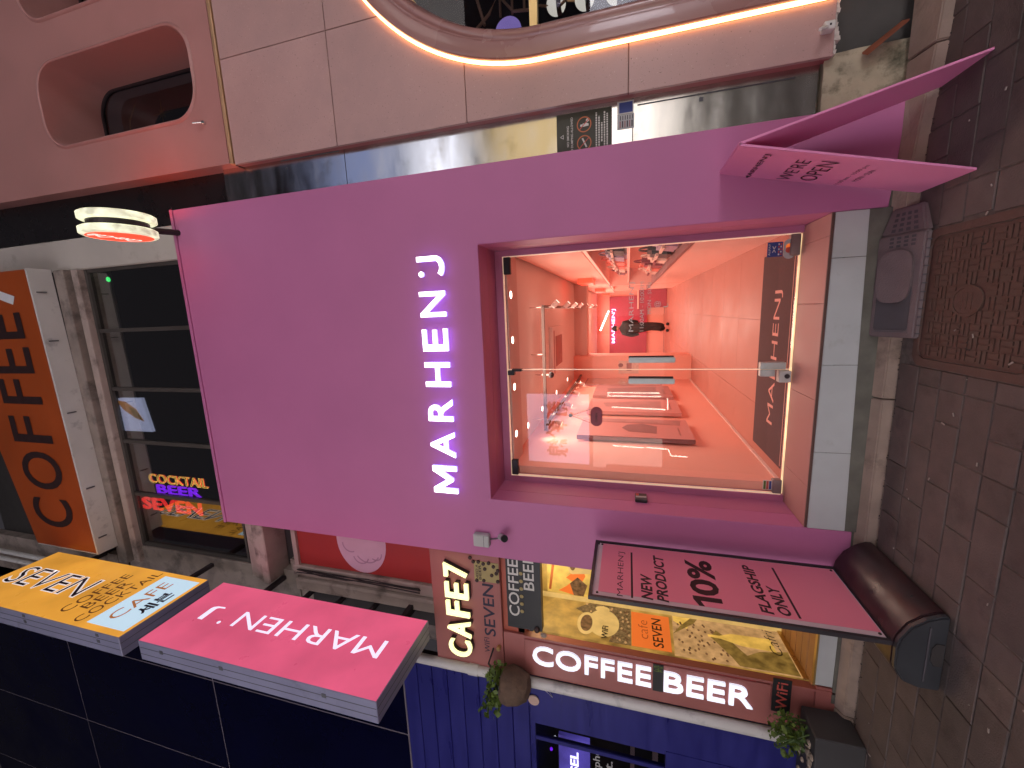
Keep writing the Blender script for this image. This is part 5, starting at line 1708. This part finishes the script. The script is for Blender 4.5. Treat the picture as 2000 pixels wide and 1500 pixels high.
# banner stand with its black water base
bs = thing('banner_stand', 'pink NEW PRODUCT 10% banner in a black frame on a heavy dark base', 'banner stand', (-1.83, 2.7, 0))
BX = -1.83
y0, y1, z0, z1 = 2.375, 3.045, .195, 1.835
t = .021
for a, b, c, d, nm in ((y0, y0 + t, z0, z1, 'frame_bar'), (y1 - t, y1, z0, z1, 'frame_bar'), (y0 + t, y1 - t, z1 - t, z1, 'frame_bar'), (y0 + t, y1 - t, z0, z0 + t, 'frame_bar')):
    B(BX - .02, BX + .006, a, b, c, d).build(nm, 'black_frame', bs)
B(BX - .006, BX + .001, y0 + .03, y1 - .03, z0 + .03, z1 - .035).build('white_border', 'banner_white', bs)
B(BX + .0012, BX + .0022, y0 + .065, y1 - .034, z0 + .036, z1 - .06).build('print_sheet', 'banner_pink', bs)
bx_ = BX + .0024
for yy in (y0 + .05, y1 - .05):
    for zz in (z0 + .05, z1 - .055):
        MB().lathe([(.009, 0), (.007, .005)], (BX + .0022, yy, zz), 'x', 12).build('screw', 'cap_dark', bs)
put_glyph("MARHEN'J", (bx_, 2.42, 1.605), Yd, Zd, .50, .052, 'black_print', bs, ext=.0008, bold=-.01)
B(bx_, bx_ + .0006, 2.42, 2.93, 1.553, 1.566).build('rule_line', 'black_print', bs)
put_glyph('NEW', (bx_, 2.425, 1.43), Yd, Zd, .245, .072, 'black_print', bs, ext=.0008, bold=.03, shear=.18)
put_glyph('PRODUCT', (bx_, 2.425, 1.335), Yd, Zd, .49, .072, 'black_print', bs, ext=.0008, bold=.03, shear=.18)
put_glyph('0%', (bx_, 2.545, 1.015), Yd, Zd, .385, .175, 'black_print', bs, ext=.0008, bold=.03)
MB().prism([(2.488, 1.018), (2.53, 1.018), (2.53, 1.187), (2.498, 1.187), (2.44, 1.160), (2.44, 1.128), (2.488, 1.146)], YZ, bx_, bx_ + .0008).build('lettering', 'black_print', bs)
put_glyph('FLAGSHIP', (bx_, 2.455, .745), Yd, Zd, .475, .068, 'black_print', bs, ext=.0008, bold=.03, shear=.18)
put_glyph('ONLY', (bx_, 2.455, .650), Yd, Zd, .265, .068, 'black_print', bs, ext=.0008, bold=.03, shear=.18)
B(bx_, bx_ + .0006, 2.455, 2.945, .608, .621).build('rule_line', 'black_print', bs)
B(BX - .022, BX - .0205, y0 + .01, y1 - .01, z0 + .02, z1 - .02).build('back_board', 'banner_white', bs)
# base: rounded hood along the banner, flat end cap with a grip hollow
pf = [(-2.055, .012), (-2.055, .10), (-2.03, .17), (-1.96, .212), (-1.84, .215), (-1.78, .205), (-1.70, .165), (-1.645, .105), (-1.615, .045), (-1.61, .012)]
MB().prism(pf, lambda a, b, d: (a, d, b), 2.372, 3.05).build('base_hood', 'base_maroon', bs, bevel=.006, seg=2, smooth=True)
pe = [(x * .985 - .0272, max(.0, z * 1.02 - .004)) for x, z in pf]
MB().prism(pe, lambda a, b, d: (a, d, b), 2.335, 2.3715).build('end_cap', 'base_black', bs, bevel=.008, seg=2)
MB().prism([(-1.90, .02), (-1.90, .055), (-1.87, .07), (-1.80, .07), (-1.77, .055), (-1.77, .02)], lambda a, b, d: (a, d, b), 2.330, 2.3345).build('grip_hollow', 'near_black', bs)
B(-2.0, -1.68, 2.328, 2.3345, .085, .092).build('mould_line', 'grey_plastic_dark', bs)

# plastic kerb ramp
rm = thing('kerb_ramp', 'grey moulded plastic kerb ramp step lying in front of the white riser', 'ramp', (.14, 3.0, 0))
m = MB()
xs = [-.235, -.20, .36, .52]
prof_r = [(2.855, .0), (2.862, .030), (2.90, .048), (3.099, .135), (3.099, .0)]
MB().prism(prof_r, lambda a, b, d: (d, a, b), -.235, .36).build('body', 'grey_plastic_warm', rm, bevel=.008, seg=2)
m = MB().hexa([(.361, 2.855, 0), (.525, 2.93, 0), (.525, 3.098, 0), (.361, 3.098, 0), (.361, 2.865, .03), (.518, 2.94, .02), (.515, 3.094, .085), (.361, 3.094, .128)])
m.build('end_wedge', 'grey_plastic_warm', rm, bevel=.008, seg=2)


def slope(a, b, d):
    """on the ramp's sloping top: a along the street, b up the slope, d proud of it"""
    z = .048 + (b - 2.90) / .199 * .087
    return (a, b - d * .4, z + d * .917)


MB().prism(rrect(-.205, .075, 2.895, 3.07, .03, 6), slope, .001, .004).build('dark_pad', 'grey_plastic_dark', rm)
for k in range(4):
    o = .008 * k
    MB().prism([(-.205 + o, 2.893), (-.20 + o, 2.893), (-.20 + o, 3.07), (-.205 + o, 3.07)], slope, .001, .006 - k * .001).build('pad_rib', 'grey_plastic', rm)
MB().prism([(a, b) for a, b in [(.02 + .15 * math.copysign(abs(math.cos(t)) ** .55, math.cos(t)), 2.985 + .088 * math.copysign(abs(math.sin(t)) ** .6, math.sin(t))) for t in [2 * PI * k / 36 for k in range(36)]]],
           lambda a, b, d: slope(a + .10, b, d), .001, .016).build('raised_pad', 'grey_plastic_warm', rm, smooth=True)
for i in range(4):
    for j in range(4):
        a, b = .295 + (i - .0) * .022, 2.915 + j * .036
        if a > .352:
            continue
        MB().prism([(a - .007, b - .010), (a + .007, b - .010), (a + .007, b + .010), (a - .007, b + .010)], slope, .0005, .0016).build('grid_hole', 'grey_plastic_dark', rm)
for i in range(4):
    for j in range(4):
        u, w = .385 + i * .03, .2 + j * .17
        zt = lambda x_, y_: (.03 + (.02 - .03) * x_) * (1 - y_) + (.128 + (.085 - .128) * x_) * y_
        p = []
        for du, dw in ((-.009, -.05), (.009, -.05), (.009, .05), (-.009, .05)):
            fx = (u + du - .361) / .156
            ya = 2.865 + .075 * fx
            yy_ = ya + (3.094 - ya) * (w + dw)
            p.append((u + du, yy_ - .001, zt(fx, w + dw) + .0022))
        MB().add(p, [(0, 1, 2, 3)]).build('grid_hole', 'grey_plastic_dark', rm)
for k in range(12):
    x = -.21 + k * .047
    B(x, x + .005, 2.851, 2.858, .004, .026).build('edge_rib', 'grey_plastic_dark', rm)

# security camera and its junction box on the pink wall
jc = thing('security_camera', 'small security camera with a grey junction box on the lower left of the pink wall', 'camera', (-1.95, 3.08, 2.7))
B(-2.02, -1.905, 3.045, 3.0995, 2.755, 2.90).build('junction_box', 'grey_box', jc, bevel=.006, seg=2)
B(-2.015, -1.91, 3.0435, 3.0448, 2.80, 2.803).build('lid_line', 'seam', jc)
MB().lathe([(.026, 0), (.026, -.012), (.014, -.03)], (-1.925, 3.0995, 2.655), 'y', 16).build('mount', 'grey_box', jc, smooth=True)
MB().tube([(-1.925, 3.08, 2.655), (-1.91, 3.05, 2.64)], .010, 8).build('arm', 'grey_box', jc)
d_ = Vector((.35, -.75, -.55)).normalized()
c = Vector((-1.915, 3.07, 2.645))
MB().tube([c - d_ * .02, c + d_ * .075], .028, 14).build('body', 'grey_box', jc, smooth=True)
MB().tube([c + d_ * .0755, c + d_ * .10], .030, 14).build('hood', 'black_plastic', jc)
MB().tube([(-1.96, 3.09, 2.755), (-1.95, 3.09, 2.70), (-1.93, 3.085, 2.665)], .005, 6).build('cable', 'seam', jc)

# ================================================================== the other side of the street (seen in glass and steel, plus added banner light)
op = thing('opposite_building', 'dim building with lit shop windows and added banner light across the street, mirrored in the glass and steel', 'building', (0, -5, 0))
B(-14, 14, -5.4, -5.0, -.2, 13).build('wall', 'opp_wall', op)
for k, x in enumerate((-9.5, -6.4, -3.3, -.2, 2.9, 7.2, 10.4)):
    warm = k % 2 == 0
    B(x, x + 2.6, -5.0, -4.96, .6, 2.6).build('window_and_fill', 'opp_banner_light' if k > 4 else ('opp_window_dim' if k in (2, 3) else 'opp_window'), op)  # the far right ones are added to light the banner
    B(x + .1, x + 2.5, -5.0, -4.97, 6.0, 7.6).build('upper_window', 'opp_window_cool' if warm else 'opp_window', op)
B(3.0, 6.8, -5.0, -4.88, 2.9, 5.2).build('fascia', 'opp_sign_amber', op)
B(3.0, 6.8, -5.0, -4.88, 8.2, 10.6).build('fascia', 'opp_sign_blue', op)
B(-12, -5.2, -5.0, -4.9, 3.1, 4.0).build('fascia', 'opp_window', op)
os_ = thing('mirrored_sign', 'pale lit shop sign across the street mirrored in the left glass door', 'sign', (-3.4, -4.9, 3.6))
OY = -4.5
B(-4.53, -2.42, OY - .1, OY, 2.68, 4.52).build('panel', 'opp_sign', os_)
B(-4.53, -2.42, OY - .15, OY - .101, 2.6, 4.6).build('case', 'opp_wall', os_)
put_glyph('新幹線', (-2.62, OY + .004, 3.30), -Xd, Zd, 1.72, .66, 'opp_ink', os_, ext=.002, bold=.022)
ll = thing('mirrored_light_lines', 'bright white light lines round a shop window across the street, mirrored in the doors', 'light line', (-3, -4.9, 2))
k_ = (3.549 + 4.5) / 3.549


def mir(x, z):
    return Vector((x * (1 + k_), OY, 1.6 + (z - 1.6) * (1 + k_)))


for a, b in (((-.745, 1.756), (-.744, 1.32)), ((-.715, 1.76), (-.713, 1.34)), ((-.752, 1.274), (-.854, 1.272)), ((-.715, 1.765), (-.745, 1.76)), ((-.843, 1.73), (-.855, 1.29)),
             ((-1.194, 1.725), (-1.203, 1.46)), ((-1.196, 1.43), (-1.206, 1.263)), ((-1.206, 1.258), (-1.26, 1.235)), ((-1.26, 1.232), (-1.271, .896))):
    MB().tube([mir(*a), mir(*b)], .016, 6).build('tube', 'led_white', ll)
